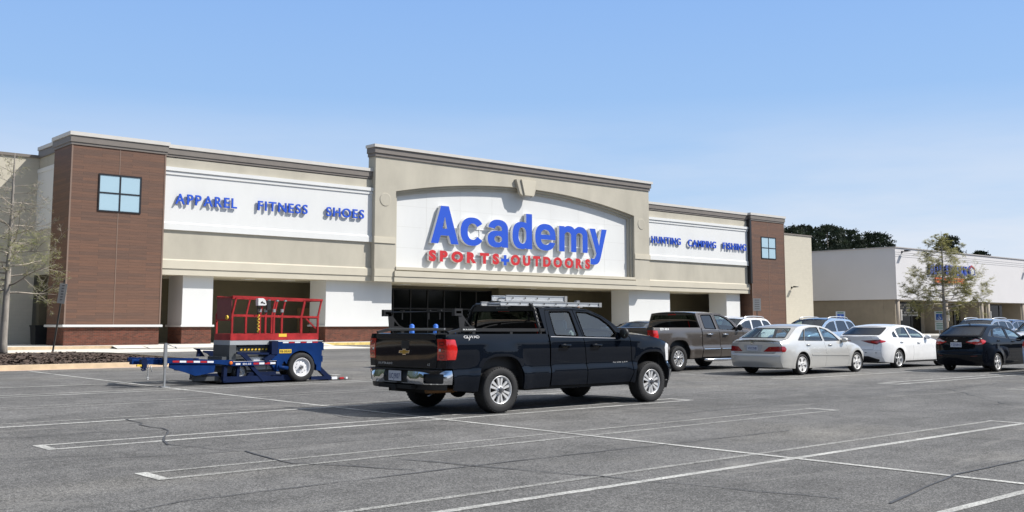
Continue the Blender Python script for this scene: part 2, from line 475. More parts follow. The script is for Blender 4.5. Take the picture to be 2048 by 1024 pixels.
V2, T2, B2 = region([('+', inr)], .4)
mm_ = MB()
def mz(x, y):
    e = min(y - IY0 - .2, IY1 - .2 - y, IX1 - .2 - x); e = max(0, min(1, e / 3.2)); e = e * e * (3 - 2 * e)
    return gz(x, y) + .12 + e * (.13 + .08 * noise.noise((x * .35, y * .35, 0))) + .05 * noise.noise((x * 2.1, y * 2.1, 3)) * min(1, e * 6)
mm_.smooth = True; mm_._add([(x, y, mz(x, y)) for x, y in V2], T2)
struct(mm_.build("mulch_bed", mulch))
# loose chips on the bed
chips = MB(); rnd = random.Random(11); chipm = mat("mulch_chips", (.082, .058, .046), .95, var=.6, vscale=9)
for i in range(5200):
    x = rnd.uniform(4, 16.5); y = IY0 + .35 + abs(rnd.gauss(0, 3.2))
    if y > 45 or (x > 15 and y < IY0 + 1.5): continue
    a = rnd.uniform(0, 6.28); L = rnd.uniform(.03, .10); w = rnd.uniform(.015, .035); z = mz(x, y) + .012
    c, s_ = math.cos(a), math.sin(a); t = rnd.uniform(-.02, .035)
    chips.quad((x - c * L - s_ * w, y - s_ * L + c * w, z - t), (x + c * L - s_ * w, y + s_ * L + c * w, z + t), (x + c * L + s_ * w, y + s_ * L - c * w, z + t + .02), (x - c * L + s_ * w, y - s_ * L - c * w, z - t + .02))
struct(chips.build("mulch_chips", chipm, fix=False), "stuff")

# ================================================================ STORE
stucco = mat("tan_stucco", (.425, .395, .325), .9, var=.12, vscale=.5, bump=.15, bscale=30, stretch=(1, 1, .45))
stucco_pale = mat("pale_tan_stucco", (.51, .47, .38), .9, var=.05, vscale=.6, bump=.12, bscale=30)
white = mat("white_stucco", (.63, .635, .625), .85, var=.035, vscale=.5, stretch=(1, 1, .3))
cap_m = mat("pale_metal_coping", (.53, .51, .475), .5, var=.04)
brown = mat("brown_metal_fascia", (.165, .145, .128), .55, var=.08)
glassd = mat("dark_glass", (.006, .007, .007), .06, spec=.16)
blackm = mat("black_metal", (.012, .012, .014), .4)
def brick_mat(name, c1, c2, mortar, bw, bh, ms, rough=.85, nv=.5, bump=.4, offs=.5):
    m, n, l, b = node_mat(name)
    tc = n.new("ShaderNodeTexCoord"); sp = n.new("ShaderNodeSeparateXYZ"); l.new(tc.outputs["Object"], sp.inputs[0])
    ad = n.new("ShaderNodeMath"); ad.operation = 'ADD'; l.new(sp.outputs[0], ad.inputs[0]); l.new(sp.outputs[1], ad.inputs[1])
    cb = n.new("ShaderNodeCombineXYZ"); l.new(ad.outputs[0], cb.inputs[0]); l.new(sp.outputs[2], cb.inputs[1])
    br = n.new("ShaderNodeTexBrick"); l.new(cb.outputs[0], br.inputs["Vector"])
    br.inputs["Color1"].default_value = (*c1, 1); br.inputs["Color2"].default_value = (*c2, 1); br.inputs["Mortar"].default_value = (*mortar, 1)
    br.inputs["Scale"].default_value = 1.0; br.inputs["Brick Width"].default_value = bw; br.inputs["Row Height"].default_value = bh
    br.inputs["Mortar Size"].default_value = ms; br.inputs["Bias"].default_value = 0; br.offset = offs
    nz = n.new("ShaderNodeTexNoise"); nz.inputs["Scale"].default_value = 1.0; nz.inputs["Detail"].default_value = 8; nz.inputs["Roughness"].default_value = .65
    mp = n.new("ShaderNodeMapping"); mp.inputs["Scale"].default_value = (1.2, 16, 1) if bw > 1 else (2.5, 3, 1); l.new(cb.outputs[0], mp.inputs[0]); l.new(mp.outputs[0], nz.inputs["Vector"])
    rp = n.new("ShaderNodeValToRGB"); rp.color_ramp.elements[0].position = .25; rp.color_ramp.elements[1].position = .75
    rp.color_ramp.elements[0].color = (1 - nv * .5,) * 3 + (1,); rp.color_ramp.elements[1].color = (1 + nv * .55,) * 3 + (1,); l.new(nz.outputs["Fac"], rp.inputs[0])
    mx = n.new("ShaderNodeMix"); mx.data_type = 'RGBA'; mx.blend_type = 'MULTIPLY'; mx.inputs[0].default_value = 1
    l.new(br.outputs["Color"], mx.inputs[6]); l.new(rp.outputs[0], mx.inputs[7]); l.new(mx.outputs[2], b.inputs["Base Color"])
    b.inputs["Roughness"].default_value = rough; b.inputs["Specular IOR Level"].default_value = .3
    bp = n.new("ShaderNodeBump"); bp.inputs["Strength"].default_value = bump; bp.inputs["Distance"].default_value = .01; bp.invert = True
    l.new(br.outputs["Fac"], bp.inputs["Height"]); l.new(bp.outputs[0], b.inputs["Normal"])
    return m
brick = brick_mat("red_brick", (.150, .046, .028), (.075, .028, .020), (.125, .08, .058), .24, .0745, .009, nv=.55)
wood = brick_mat("brown_wood_cladding", (.148, .078, .051), (.108, .064, .047), (.05, .03, .022), 2.62, .152, .004, rough=.6, nv=.34, offs=.37)
trimw = mat("beige_corner_trim", (.19, .13, .10), .6)

store = thing("store_building", "large tan sports store with arched sign bay, white bands and two brown corner towers", "store", (51.3, 56, .3))
SO = (51.3, 56, .3)
def sb(mb, name, m, parent=store, **k):
    return mb.build(name, m, parent, SO if parent is store else k.pop('off', SO), **k)

def cornice(mb, x0, x1, y0, y1, zt, pr=(.05, .10, .16), hs=(.20, .34, .14), sides='lr'):
    """three stacked courses round front (and ends) of a box; mb material slots 0 cap, 1 brown"""
    zc = zt - hs[0]; zb = zc - hs[1]; zd = zb - hs[2]
    l_, r_ = ('l' in sides), ('r' in sides)
    for m, p, a, b in ((0, pr[2], zc, zt), (1, pr[1], zb, zc), (1, pr[0], zd, zb)):
        mb.m = m; mb.box(x0 - (p if l_ else 0), x1 + (p if r_ else 0), y0 - p, y1, a, b)
    return zd

# main body behind (roof, back wall, ceiling)
TL0, TL1, TR0, TR1 = 18.55, 23.70, 78.95, 84.25      # towers
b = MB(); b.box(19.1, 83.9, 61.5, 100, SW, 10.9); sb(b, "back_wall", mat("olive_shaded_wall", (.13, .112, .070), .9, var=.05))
b = MB(); b.box(23.70, 78.95, 56.30, 61.5, 4.29, 4.6); sb(b, "canopy_ceiling", mat("cream_ceiling", (.62, .56, .42), .9))
# wings
for nm, x0, x1 in (("left", 23.70, 37.72), ("right", 64.70, 78.95)):
    b = MB()
    b.m = 0; b.box(x0, x1, 56.0, 56.3, 5.12, 10.9); b.box(x0, x1, 56.301, 61.5, 9.0, 11.2)
    b.m = 1; b.box(x0, x1, 55.90, 56.0, 4.62, 5.08); b._add([(x0, 55.9, 5.08), (x1, 55.9, 5.08), (x1, 56.0, 5.16), (x0, 56.0, 5.16)], [(0, 1, 2, 3)]); b.box(x0, x1, 55.955, 56.3, 4.27, 4.60); b.box(x0, x1, 56.0, 56.3, 4.6, 5.12)
    sb(b, "wing_wall", [stucco, stucco_pale])
    b = MB(); b.box(x0, x1, 55.93, 55.998, 6.80, 10.0)
    b.box(x0, x1, 55.86, 55.93, 6.80, 7.16); b._add([(x0, 55.86, 7.16), (x1, 55.86, 7.16), (x1, 55.93, 7.24), (x0, 55.93, 7.24)], [(0, 1, 2, 3)])
    b.box(x0, x1, 55.87, 55.93, 9.92, 10.10); b.box(x0, x1, 55.80, 55.998, 10.13, 10.34); b.box(x0, x1, 55.90, 55.998, 10.0, 10.13)
    sb(b, "sign_band", white)
    b = MB(); cornice(b, x0, x1, 56.0, 56.5, 11.62, sides=''); sb(b, "cornice", [cap_m, brown])
# towers
for x0, x1 in ((TL0, TL1), (TR0, TR1)):
    b = MB(); b.box(x0, x1, 55.7, 58.4, 1.49, 11.1); tw = sb(b, "cladding_tower", wood)
    b = MB()
    for xx in (x0, x1 - .07): b.box(xx - .004, xx + .074, 55.68, 55.70, 1.49, 10.98)
    b.box((x0 + x1) / 2 - .02, (x0 + x1) / 2 + .02, 55.688, 55.70, 1.49, 10.98)
    sb(b, "trim", trimw, tw)
    b = MB(); b.box(x0 + .04, x1 - .04, 55.74, 58.36, SW, 1.38); sb(b, "brick_base", brick)
    b = MB(); b.box(x0 - .10, x1 + .10, 55.58, 58.5, 1.36, 1.49); sb(b, "ledge", white, bevel=.02)
    b = MB(); cornice(b, x0, x1, 55.7, 58.5, 11.66); sb(b, "cornice", [cap_m, brown])
    # window
    wx = (x0 + x1) / 2 + .06; w2, z0, z1 = 1.17, 7.52, 9.56
    fr = MB(); t = .075
    for a, c in ((wx - w2, wx - w2 + t), (wx + w2 - t, wx + w2)): fr.box(a, c, 55.655, 55.70, z0, z1)
    fr.box(wx - w2 + t, wx + w2 - t, 55.655, 55.70, z0, z0 + t); fr.box(wx - w2 + t, wx + w2 - t, 55.655, 55.70, z1 - t, z1)
    fr.box(wx - t / 2, wx + t / 2, 55.66, 55.70, z0 + t, z1 - t)
    for a, c in ((wx - w2 + t, wx - t / 2), (wx + t / 2, wx + w2 - t)): fr.box(a, c, 55.66, 55.70, (z0 + z1) / 2 - t / 2, (z0 + z1) / 2 + t / 2)
    wf = sb(fr, "window", blackm)
    pn = MB(); pn.box(wx - w2 + t, wx + w2 - t, 55.685, 55.698, z0 + t, z1 - t)
    sb(pn, "pane", mat("pale_blue_spandrel_glass", (.34, .48, .56), .12, spec=.6), wf)
# centre block with arched opening
CX0, CX1 = 37.72, 64.70; AX0, AX1 = 39.36, 62.88; ACX = (AX0 + AX1) / 2; ASP, AAP = 10.24, 11.44
hc = (AX1 - AX0) / 2; sg = AAP - ASP; AR = (hc * hc + sg * sg) / (2 * sg)
def arch(inset, zb, nseg=40):
    h = hc - inset; r = AR - inset; zc = AAP - AR
    pts = [(ACX - h, zb), (ACX + h, zb)]
    for i in range(nseg + 1):
        x = ACX + h - 2 * h * i / nseg; pts.append((x, zc + math.sqrt(max(0, r * r - (x - ACX) ** 2))))
    return pts
fY = lambda y: (lambda u, v: (u, y, v))
b = MB(); slab(b, [('+', rect(CX0, 4.27, CX1, 12.5)), ('-', arch(0, 5.05)), ('-', rect(AX0, 4.0, AX1, 5.1))], fY(55.6), (0, .22, 0)); 
b.box(CX0 + .3, CX1 - .3, 56.35, 56.42, 9, 12.9); b.box(CX0, CX0 + .2, 55.82, 56.42, 4.27, 12.5); b.box(CX1 - .2, CX1, 55.82, 56.42, 4.27, 12.5)
sb(b, "arch_wall", stucco)
for k, (ins, y, dep) in enumerate(((.16, 55.82, .16), (.34, 55.98, .18))):
    b = MB(); slab(b, [('+', [(CX0 + .25, 5.2), (CX1 - .25, 5.2), (CX1 - .25, 12.4), (CX0 + .25, 12.4)]), ('-', arch(ins, 5.0))], fY(y), (0, dep, 0)); sb(b, "arch_moulding", stucco)
b = MB(); b.box(CX0 + .3, CX1 - .3, 56.16, 56.3, 5.2, 11.7); pan = sb(b, "sign_panel", white)
b = MB(); seam = mat("panel_seam", (.55, .55, .53), .9)
for x in [AX0 + 2.94 * i for i in range(1, 8)]: b.box(x - .012, x + .012, 56.157, 56.16, 5.35, 11.1)
for z in (6.6, 8.0, 9.4): b.box(AX0, AX1, 56.158, 56.161, z - .01, z + .01)
sb(b, "seam", seam, pan)
b = MB(); b.box(AX0 + .01, AX1 - .01, 55.52, 56.2, 5.05, 5.26); sb(b, "sign_sill", stucco_pale, bevel=.015)
b = MB(); b.box(AX0 - .14, AX1 + .14, 55.42, 56.3, 4.62, 4.98); b.box(AX0 - .14, AX1 + .14, 55.47, 56.3, 4.27, 4.60); b.box(AX0 - .1, AX1 + .1, 55.6, 56.3, 4.59, 4.63); b.box(AX0, AX1, 55.65, 56.3, 4.98, 5.06); sb(b, "entrance_beam", stucco_pale)
for x0, x1 in ((CX0 - .06, AX0), (AX1, CX1 + .06)):
    b = MB(); b.box(x0, x1, 55.53, 55.598, 6.76, 7.12); b.box(x0, x1, 55.56, 55.598, 7.12, 7.18); sb(b, "pilaster_band", stucco_pale)
    b = MB(); b.box(x0 + .05, x1 - .145, 55.54, 55.598, 4.60, 5.08); b.box(x0 + .05, x1 - .145, 55.57, 55.598, 4.27, 4.6); sb(b, "pilaster_band", stucco_pale)
b = MB(); cornice(b, CX0, CX1, 55.6, 56.42, 13.18, pr=(.08, .16, .26), hs=(.19, .36, .22)); sb(b, "cornice", [cap_m, brown])
for x in (38.52, 63.75):
    b = MB(); b.lathe([(.0001, -.035), (.40, -.035), (.43, -.025), (.44, 0)], lambda p, q, a, x=x: (x + p, 55.6 + a, 9.62 + q), 36); sb(b, "medallion", stucco)
kx = 51.0
b = MB(); b.prism([(kx - .42, 10.86), (kx + .42, 10.86), (kx + .76, 12.02), (kx - .76, 12.02)], fY(55.26), (0, .335, 0)); ks = sb(b, "keystone", stucco_pale, bevel=.02)
b = MB(); b.prism([(kx - .80, 11.0), (kx - .44, 10.80), (kx - .78, 12.05), (kx - 1.16, 12.0)], fY(55.36), (0, .235, 0)); sb(b, "wedge", stucco, ks); b = MB(); b.prism([(kx + .44, 10.80), (kx + .66, 10.95), (kx + .96, 11.98), (kx + .78, 12.05)], fY(55.40), (0, .195, 0)); sb(b, "wedge", stucco, ks)
# pillars
for x0, x1 in ((25.28, 27.12), (34.70, 39.72), (63.10, 68.25), (76.10, 78.10)):
    b = MB(); b.box(x0, x1, 56.47, 58.4, 1.47, 4.285); pl = sb(b, "pillar", white)
    b = MB(); b.box(x0 + .03, x1 - .03, 56.50, 58.37, SW, 1.38); sb(b, "brick_base", brick, pl)
    b = MB(); b.box(x0 - .10, x1 + .10, 56.36, 58.5, 1.36, 1.485); sb(b, "ledge", white, pl, bevel=.02)
# left and right end: return, set-back walls
cream = brick_mat("cream_painted_block", (.49, .455, .375), (.47, .437, .36), (.445, .415, .34), .42, .21, .008, nv=.06, bump=.25)
b = MB(); b.box(18.90, 19.2, 58.4, 62.0, 4.27, 11.2); sb(b, "end_return", stucco)
b = MB(); b.box(18.84, 18.9, 58.5, 62, 6.84, 10.1); b.box(18.80, 18.9, 58.5, 62, 10.1, 10.34); b.box(18.82, 18.9, 58.5, 62, 6.80, 7.1); sb(b, "sign_band", white)
b = MB(); b.m = 0; b.box(18.74, 19.3, 58.5, 62, 11.42, 11.62); b.m = 1; b.box(18.80, 19.3, 58.5, 62, 11.0, 11.42); sb(b, "cornice", [cap_m, brown])
b = MB(); b.box(4, 18.9, 62.0, 62.4, SW, 11.0); sb(b, "side_wall", cream)
b = MB(); b.box(84.0, 98.95, 62.0, 90, SW, 10.95); sb(b, "side_wall", cream)
b = MB(); b.box(4, 18.95, 61.9, 62.5, 11.0, 11.16); sb(b, "roof_coping", brown); b = MB(); b.box(84.0, 99.02, 61.92, 90, 10.95, 11.08); sb(b, "roof_coping", brown)
b = MB(); b.box(84.0, 84.25, 58.4, 62, SW, 11.0); sb(b, "end_return", stucco)
# black strip painted in for the dark gap beside right tower
b = MB(); b.box(78.70, 78.95, 55.62, 55.995, 5.2, 11.0); sb(b, "dark_gap_strip", blackm)
# storefront glazing
b = MB(); b.box(40.2, 52.6, 61.42, 61.49, SW, 4.0); gl = sb(b, "storefront_glass", glassd)
b = MB()
for x in [40.2 + 1.55 * i for i in range(9)]: b.box(x - .04, x + .04, 61.34, 61.42, SW, 4.05)
for z in (SW, 2.6, 4.0): b.box(40.2, 52.6, 61.35, 61.42, z, z + .09)
sb(b, "mullion", blackm, gl)
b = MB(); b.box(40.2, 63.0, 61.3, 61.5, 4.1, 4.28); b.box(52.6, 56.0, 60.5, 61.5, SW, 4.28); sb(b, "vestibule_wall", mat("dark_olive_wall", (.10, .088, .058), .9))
for x in (35.6, 60.6):
    b = MB(); b.box(x, x + 1.0, 61.42, 61.5, SW, 2.6); dr = sb(b, "door", mat("brown_door", (.24, .16, .085), .6, var=.1)); h = MB(); h.box(x + .85, x + .9, 61.36, 61.42, 1.3, 1.5); sb(h, "handle", blackm, dr)
for x in (30.6, 33.4, 42.5, 46.5, 50.5, 54.5, 58.5, 70.5, 73.2):
    b = MB(); b.box(x - .32, x + .32, 58.6, 59.3, 4.262, 4.289); sb(b, "ceiling_light", mat("lamp_lens", (.85, .85, .82), .4))

# ---- lettering
fr = lambda y: (lambda u, v: (u, y, v))
blue_face = mat("blue_sign_face", (.012, .075, .50), .45, var=.03)
blue_ret = mat("blue_letter_return", (.014, .07, .42), .5)
red_face = mat("red_sign_face", (.50, .028, .032), .35, var=.03)
white_ret = mat("white_letter_return", (.78, .78, .77), .5)
silver = mat("letter_edge", (.75, .75, .76), .4)
def word_sign(txt, x0, x1, z0, cap, label):
    t = thing("wall_sign", label, "sign", ((x0 + x1) / 2, 55.93, z0), group="small blue words on the white bands")
    for i, ch in enumerate(txt):
        mb = MB(); text_mb(mb, txt, x0, x1, z0, cap, fr(55.755), (0, .09, 0), .014, .17, 0, 1, only=i)
        mb.build("letter", [blue_face, blue_ret], t, ((x0 + x1) / 2, 55.93, z0), fix=False)
word_sign("APPAREL", 24.36, 28.12, 8.27, .58, "blue raised word APPAREL on the white band, nearest the left brown tower")
word_sign("FITNESS", 29.48, 32.85, 8.28, .56, "blue raised word FITNESS in the middle of the left white band")
word_sign("SHOES", 34.20, 37.00, 8.27, .56, "blue raised word SHOES at the end of the left band beside the arch block")
word_sign("HUNTING", 65.22, 68.98, 8.20, .56, "blue raised word HUNTING on the right white band beside the arch block")
word_sign("CAMPING", 69.98, 73.85, 8.15, .58, "blue raised word CAMPING in the middle of the right white band")
word_sign("FISHING", 74.85, 78.30, 8.15, .58, "blue raised word FISHING on the right white band beside the right tower")

def ring(cx, cy, a, b_, t0, t1, ia, ib, icx=None, icy=None, p=2.3, n=30):
    o = ell(cx, cy, a, b_, n, p, t0, t1); i_ = ell(cx if icx is None else icx, cy if icy is None else icy, ia, ib, n, p, t1, t0)
    return o + i_
GL = {
 'A': (42.43, [('+', [(0, 0), (.64, 0), (.84, .56), (1.56, .56), (1.76, 0), (2.42, 0), (1.54, 2.6), (.86, 2.6)]), ('-', [(1.0, 1.03), (1.4, 1.03), (1.2, 1.86)])]),
 'c': (45.02, [('+', ring(1.06, .975, 1.06, 1.0, 33, 327, .46, .57, 1.10))]),
 'a': (47.50, [('+', ring(1.0, 1.28, .93, .70, 0, 172, .34, .28, 1.0, 1.26)), ('+', rect(1.34, 0, 1.93, 1.30)), ('+', ell(.82, .575, .82, .60, 36, 2.3)), ('-', ell(.98, .58, .36, .24, 28, 2.2)), ('+', rect(1.34, .1, 1.93, 1.30)), ('+', [(.9, .98), (1.36, 1.05), (1.36, 1.18), (.9, 1.16)])]),
 'd': (49.86, [('+', ell(.92, .975, .92, 1.0, 44, 2.4)), ('-', ell(.98, .975, .385, .60, 36, 2.4)), ('-', rect(1.35, -.1, 2.1, 2.2)), ('+', rect(1.35, 0, 1.94, 2.6))]),
 'e': (52.12, [('+', ell(1.05, .975, 1.05, 1.0, 48, 2.35)), ('-', ell(1.05, 1.16, .46, .37, 30, 2.2, 0, 180)), ('-', ell(1.07, .80, .47, .39, 30, 2.2, 180, 360)), ('-', [(1.4, .80), (2.3, .80), (2.3, .60), (2.0, .58), (1.5, .62), (1.4, .7)]), ('-', [(1.35, .80), (1.6, .80), (1.6, .6), (1.45, .62)])]),
 'm': (54.60, [('+', rect(0, 0, .57, 1.93)), ('+', ring(1.05, 1.22, .78, .76, 0, 180, .36, .32, .93, 1.18)), ('+', rect(1.27, 0, 1.83, 1.24)), ('+', ring(2.28, 1.22, .80, .76, 0, 180, .37, .32, 2.18, 1.18)), ('+', rect(2.53, 0, 3.08, 1.24)), ('-', rect(.57, -.1, 1.27, 1.18)), ('-', rect(1.83, -.1, 2.53, 1.18))]),
 'y': (57.90, [('+', [(0, 1.93), (.64, 1.93), (1.06, .64), (1.36, 1.93), (1.95, 1.93), (1.25, -.28), (1.12, -.58), (.92, -.78), (.66, -.87), (.38, -.88), (.1, -.84), (.1, -.40), (.36, -.43), (.56, -.38), (.68, -.22), (.76, 0)])]),
}
ms = thing("store_sign", "huge blue sign reading Academy over red SPORTS and OUTDOORS in the arched white panel", "sign", (51.1, 56.15, 5.8))
MO = (51.1, 56.15, 5.8)
for ch, (x0, ops) in GL.items():
    mb = MB(); slab(mb, ops, lambda u, v, x0=x0: (x0 + u, 55.82, 7.0 + v), (0, .26, 0), None, 0, 1)
    mb.build("letter", [blue_face, white_ret], ms, MO, fix=False)
txt = "SPORTS OUTDOORS"
for wd, xa, xb in (("SPORTS", 42.28, 48.60), ("OUTDOORS", 49.70, 57.95)):
    for i in range(len(wd)):
        mb = MB(); text_mb(mb, wd, xa, xb, 5.82, .66, fr(55.84), (0, .22, 0), .065, .26, 0, 1, only=i); mb.build("letter", [red_face, white_ret], ms, MO, fix=False)
mb = MB(); slab(mb, [('+', rect(48.78, 5.98, 49.56, 6.20)), ('+', rect(49.04, 5.72, 49.30, 6.46))], fr(55.84), (0, .22, 0), None, 0, 1); mb.build("plus_symbol", [blue_face, white_ret], ms, MO, fix=False)
mb = MB()
for z in (7.4, 8.2): mb.box(42.9, 59.3, 56.085, 56.11, z - .03, z + .03)
for x in range(43, 60, 2): mb.box(x - .03, x + .03, 56.11, 56.158, 7.3, 8.3)
mb.box(42.5, 57.8, 56.07, 56.10, 6.08, 6.16)
mb.build("rail", white_ret, ms, MO)
# ================================================================ NEIGHBOUR STORE
nb_grey = mat("grey_white_fascia", (.57, .555, .555), .85, var=.025, vscale=.3)
nb_tan = mat("tan_rough_plaster", (.235, .20, .15), .9, var=.08, vscale=1.2)
nb_pink = mat("light_column_plaster", (.40, .34, .275), .9, var=.06)
# the shop is drawn in plan units of its own, 1.066 m each, counted from its left front corner
NU = 1.066
def npt(p): return (106.71 + (p[0] - 100.1) * NU, 56.5 + (p[1] - 53) * NU, .326 + (p[2] - .4) * NU)
NO = npt((116, 53, .4))
shop = thing("neighbour_shop", "low grey white strip shop with blue and orange lettering, right of the sports store", "shop", NO)
def nbp(mb, name, m, par=shop, off=None, **k):
    mb.v = [npt(p) for p in mb.v]
    return mb.build(name, m, par, off or NO, **k)
b = MB(); b.box(100.1, 170, 53, 54.2, 4.05, 9.36); b.box(101.3, 170, 54.3, 95, 8.6, 8.9); b.box(100.1, 101.2, 54.2, 95, 4.05, 9.36)
fas = nbp(b, "fascia", nb_grey)
b = MB()
for z in (8.92, 8.70, 8.48): b.box(100.1, 170, 52.985, 52.999, z - .03, z + .01)
nbp(b, "groove", mat("fascia_groove", (.36, .36, .37), .8), fas)
b = MB(); b.box(99.98, 170, 52.9, 54.25, 9.36, 9.46); b.box(99.98, 101.25, 54.25, 95, 9.36, 9.46); nbp(b, "roof_coping", mat("grey_coping", (.38, .36, .35), .6))
b = MB(); b.box(100.3, 100.6, 54.6, 63, SW, 4.05); nbp(b, "end_wall", nb_tan)
b = MB(); b.box(100.6, 170, 54.2, 60, 4.02, 4.2); nbp(b, "soffit", mat("tan_soffit", (.34, .29, .20), .9))
b = MB(); b.box(100.6, 170, 57.5, 58, SW, 4.05); bw = nbp(b, "shop_wall", nb_tan)
for x in (100.32, 110.95, 119.7, 121.4, 131.0):
    b = MB(); b.m = 0; b.box(x, x + .55, 53.35, 54.6 if x < 101 else 55.6, SW, 4.05); b.m = 1; b.tube([(x + .5, 53.35, SW), (x + .5, 53.35, 4.05)], .22, 14); nbp(b, "column", [nb_tan, nb_pink])
for x0, x1 in ((108.2, 113.6), (121.9, 124.0), (131.0, 136.6), (126.5, 128.3)):
    b = MB(); b.box(x0, x1, 57.42, 57.5, SW, 3.95); wn_ = nbp(b, "shop_window", glassd)
    b = MB()
    for x in (x0, x0 + (x1 - x0) * .6, x1): b.box(x - .05, x + .05, 57.36, 57.42, SW, 3.95)
    b.box(x0, x1, 57.37, 57.42, 3.85, 3.99); nbp(b, "frame", blackm, wn_)
# white lettering stuck on the first window
rnd = random.Random(5); b = MB()
for j in range(5):
    x = 108.6 + .25 * j * .4
    while x < 112.9:
        w = rnd.uniform(.12, .34); z = 3.55 - j * .28
        if rnd.random() < .82: b.quad((x, 57.405, z), (x + w, 57.405, z), (x + w, 57.405, z + .2), (x, 57.405, z + .2))
        x += w + rnd.uniform(.05, .12)
nbp(b, "window_lettering", mat("window_white_vinyl", (.62, .62, .62), .6), fix=False)
for x in (101.1, 111.5, 122.0):
    b = MB(); b.box(x - .05, x + .05, 53.05, 53.3, 1.9, 3.0); nbp(b, "wall_plaque", mat("pale_plaque", (.62, .60, .57), .5))
# sign
sg_ = thing("shop_sign", "blue BLUE STREAK letters with house emblem over orange smaller word, half behind a thin tree", "sign", npt((112, 52.95, 6)))
QO = npt((112, 52.95, 6))
nblue = mat("shop_sign_blue", (.02, .07, .42), .4); nor = mat("shop_sign_orange", (.60, .13, .04), .4); ndk = mat("shop_sign_side", (.02, .03, .12), .5)
for i in range(10):
    mb = MB(); text_mb(mb, "BLUE STREAK", 107.0, 115.9, 6.92, .98, fr(52.72), (0, .2, 0), .045, .1, 0, 1, only=i); nbp(mb, "letter", [nblue, ndk], sg_, QO, fix=False)
mb = MB(); text_mb(mb, "COLLECTION", 108.2, 115.0, 6.02, .52, fr(52.74), (0, .18, 0), .05, .14); nbp(mb, "small_word", nor, sg_, QO, fix=False)
mb = MB(); 
hs = [(116.5, 6.85), (117.7, 7.05), (117.55, 7.75), (116.75, 8.1), (116.2, 7.75)]
mb.prism(hs, fr(52.72), (0, .2, 0)); em = nbp(mb, "emblem", nblue, sg_, QO)
mb = MB(); mb.prism([(116.65, 7.05), (117.4, 7.2), (117.3, 7.65), (116.75, 7.85), (116.5, 7.65)], fr(52.70), (0, .02, 0)); nbp(mb, "emblem_panel", mat("sign_white", (.8, .8, .8), .5), em, QO)
mb = MB(); mb.bar((116.2, 52.69, 7.7), (116.78, 52.69, 8.08), .14, .03, up=(0, 1, 0)); mb.bar((116.75, 52.69, 8.08), (117.55, 52.69, 7.72), .14, .03, up=(0, 1, 0)); nbp(mb, "emblem_roof", mat("sign_red", (.45, .03, .03), .5), em, QO)
mb = MB(); mb.box(107, 115.9, 52.90, 52.94, 7.1, 7.2); mb.box(107, 115.9, 52.90, 52.94, 7.6, 7.7); nbp(mb, "rail", ndk, sg_, QO)
# wall lamps
def wall_lamp(x, y, z, s, label):
    t = thing("wall_lamp", label, "lamp", (x, y, z))
    m = MB(); m.box(-.10 * s, .10 * s, -.06, 0, -.12 * s, .12 * s); m.build("mount", blackm, t)
    m = MB(); m.tube([(0, -.05, 0), (.0, -.35 * s, .06 * s)], .03 * s, 8); m.build("arm", blackm, t)
    m = MB(); m._add([(-.28 * s, -.3 * s, .0), (.28 * s, -.3 * s, .0), (.28 * s, -.95 * s, .05 * s), (-.28 * s, -.95 * s, .05 * s), (-.2 * s, -.4 * s, .2 * s), (.2 * s, -.4 * s, .2 * s), (.2 * s, -.85 * s, .16 * s), (-.2 * s, -.85 * s, .16 * s)], [(0, 1, 2, 3), (4, 7, 6, 5), (0, 4, 5, 1), (1, 5, 6, 2), (2, 6, 7, 3), (3, 7, 4, 0)]); m.build("lamp_head", blackm, t)
wall_lamp(94.9, 61.99, 5.35, .8, "small black wall lamp on the cream wall right of the brown tower")
wall_lamp(108.2, 56.48, 9.45, 1.0, "black lamp high on the white fascia near its left corner")
wall_lamp(140.6, 56.48, 8.6, 1.0, "black lamp high on the white fascia at the right edge of the view")

# ================================================================ STREET SIGNS, BOLLARDS, BIN
galv = mat("galvanised_steel", (.42, .43, .44), .42, metal=.8, var=.12, vscale=6)
dkpost = mat("dark_bronze_post", (.10, .095, .085), .5, metal=.5)
signw = mat("sign_white_sheet", (.72, .73, .72), .45)
signb = mat("sign_blue_sheet", (.03, .13, .50), .45)
sgrey = mat("sign_back_grey", (.30, .30, .29), .5, metal=.4)
redt = mat("sign_red_print", (.45, .04, .04), .5)
def panel_sign(mb, w, h, z, y=-.03):
    mb.box(-w / 2, w / 2, y - .004, y, z, z + h)
# leaning no-parking sign on the island
t = thing("parking_sign", "narrow grey fire lane sign on a leaning dark post in the mulch bed", "sign", (13.78, 42.5, mz(13.78, 42.5) - .05), math.radians(-42))
lean = .36
m = MB(); m.bar((0, 0, 0), (lean * .98, 0, 2.95), .06, .035, up=(0, 1, 0)); m.build("post", dkpost, t)
sk = lambda z: lean * z / 2.9
m = MB(); m.prism([(sk(2.0) - .15, 2.02), (sk(2.0) + .15, 1.98), (sk(2.78) + .15, 2.76), (sk(2.78) - .15, 2.80)], lambda u, v: (u, -.045, v), (0, .006, 0)); pl = m.build("plate", mat("weathered_sign_face", (.40, .38, .35), .6, var=.12), t)
m = MB()
for k in range(6): 
    z = 2.12 + k * .11; m.prism([(sk(z) - .05, z), (sk(z) + .05, z), (sk(z) + .05, z + .055), (sk(z) - .05, z + .055)], lambda u, v: (u, -.049, v), (0, .003, 0))
m.build("print", mat("faded_sign_print", (.16, .15, .15), .6), pl)
t = thing("parking_sign", "grey sign on a thin post before the right brown tower", "sign", (76.3, 53.4, gz(0, 53)), math.radians(-30))
m = MB(); m.box(-.035, .035, -.03, .03, 0, 3.5); m.build("post", dkpost, t)
m = MB(); m.box(-.36, .36, -.05, -.031, 2.45, 3.52); pl = m.build("plate", sgrey, t)
m = MB()
for k in range(5): m.box(-.22, .22, -.054, -.05, 2.58 + k * .19, 2.66 + k * .19)
m.build("print", mat("faded_sign_print", (.16, .15, .15), .6), pl)
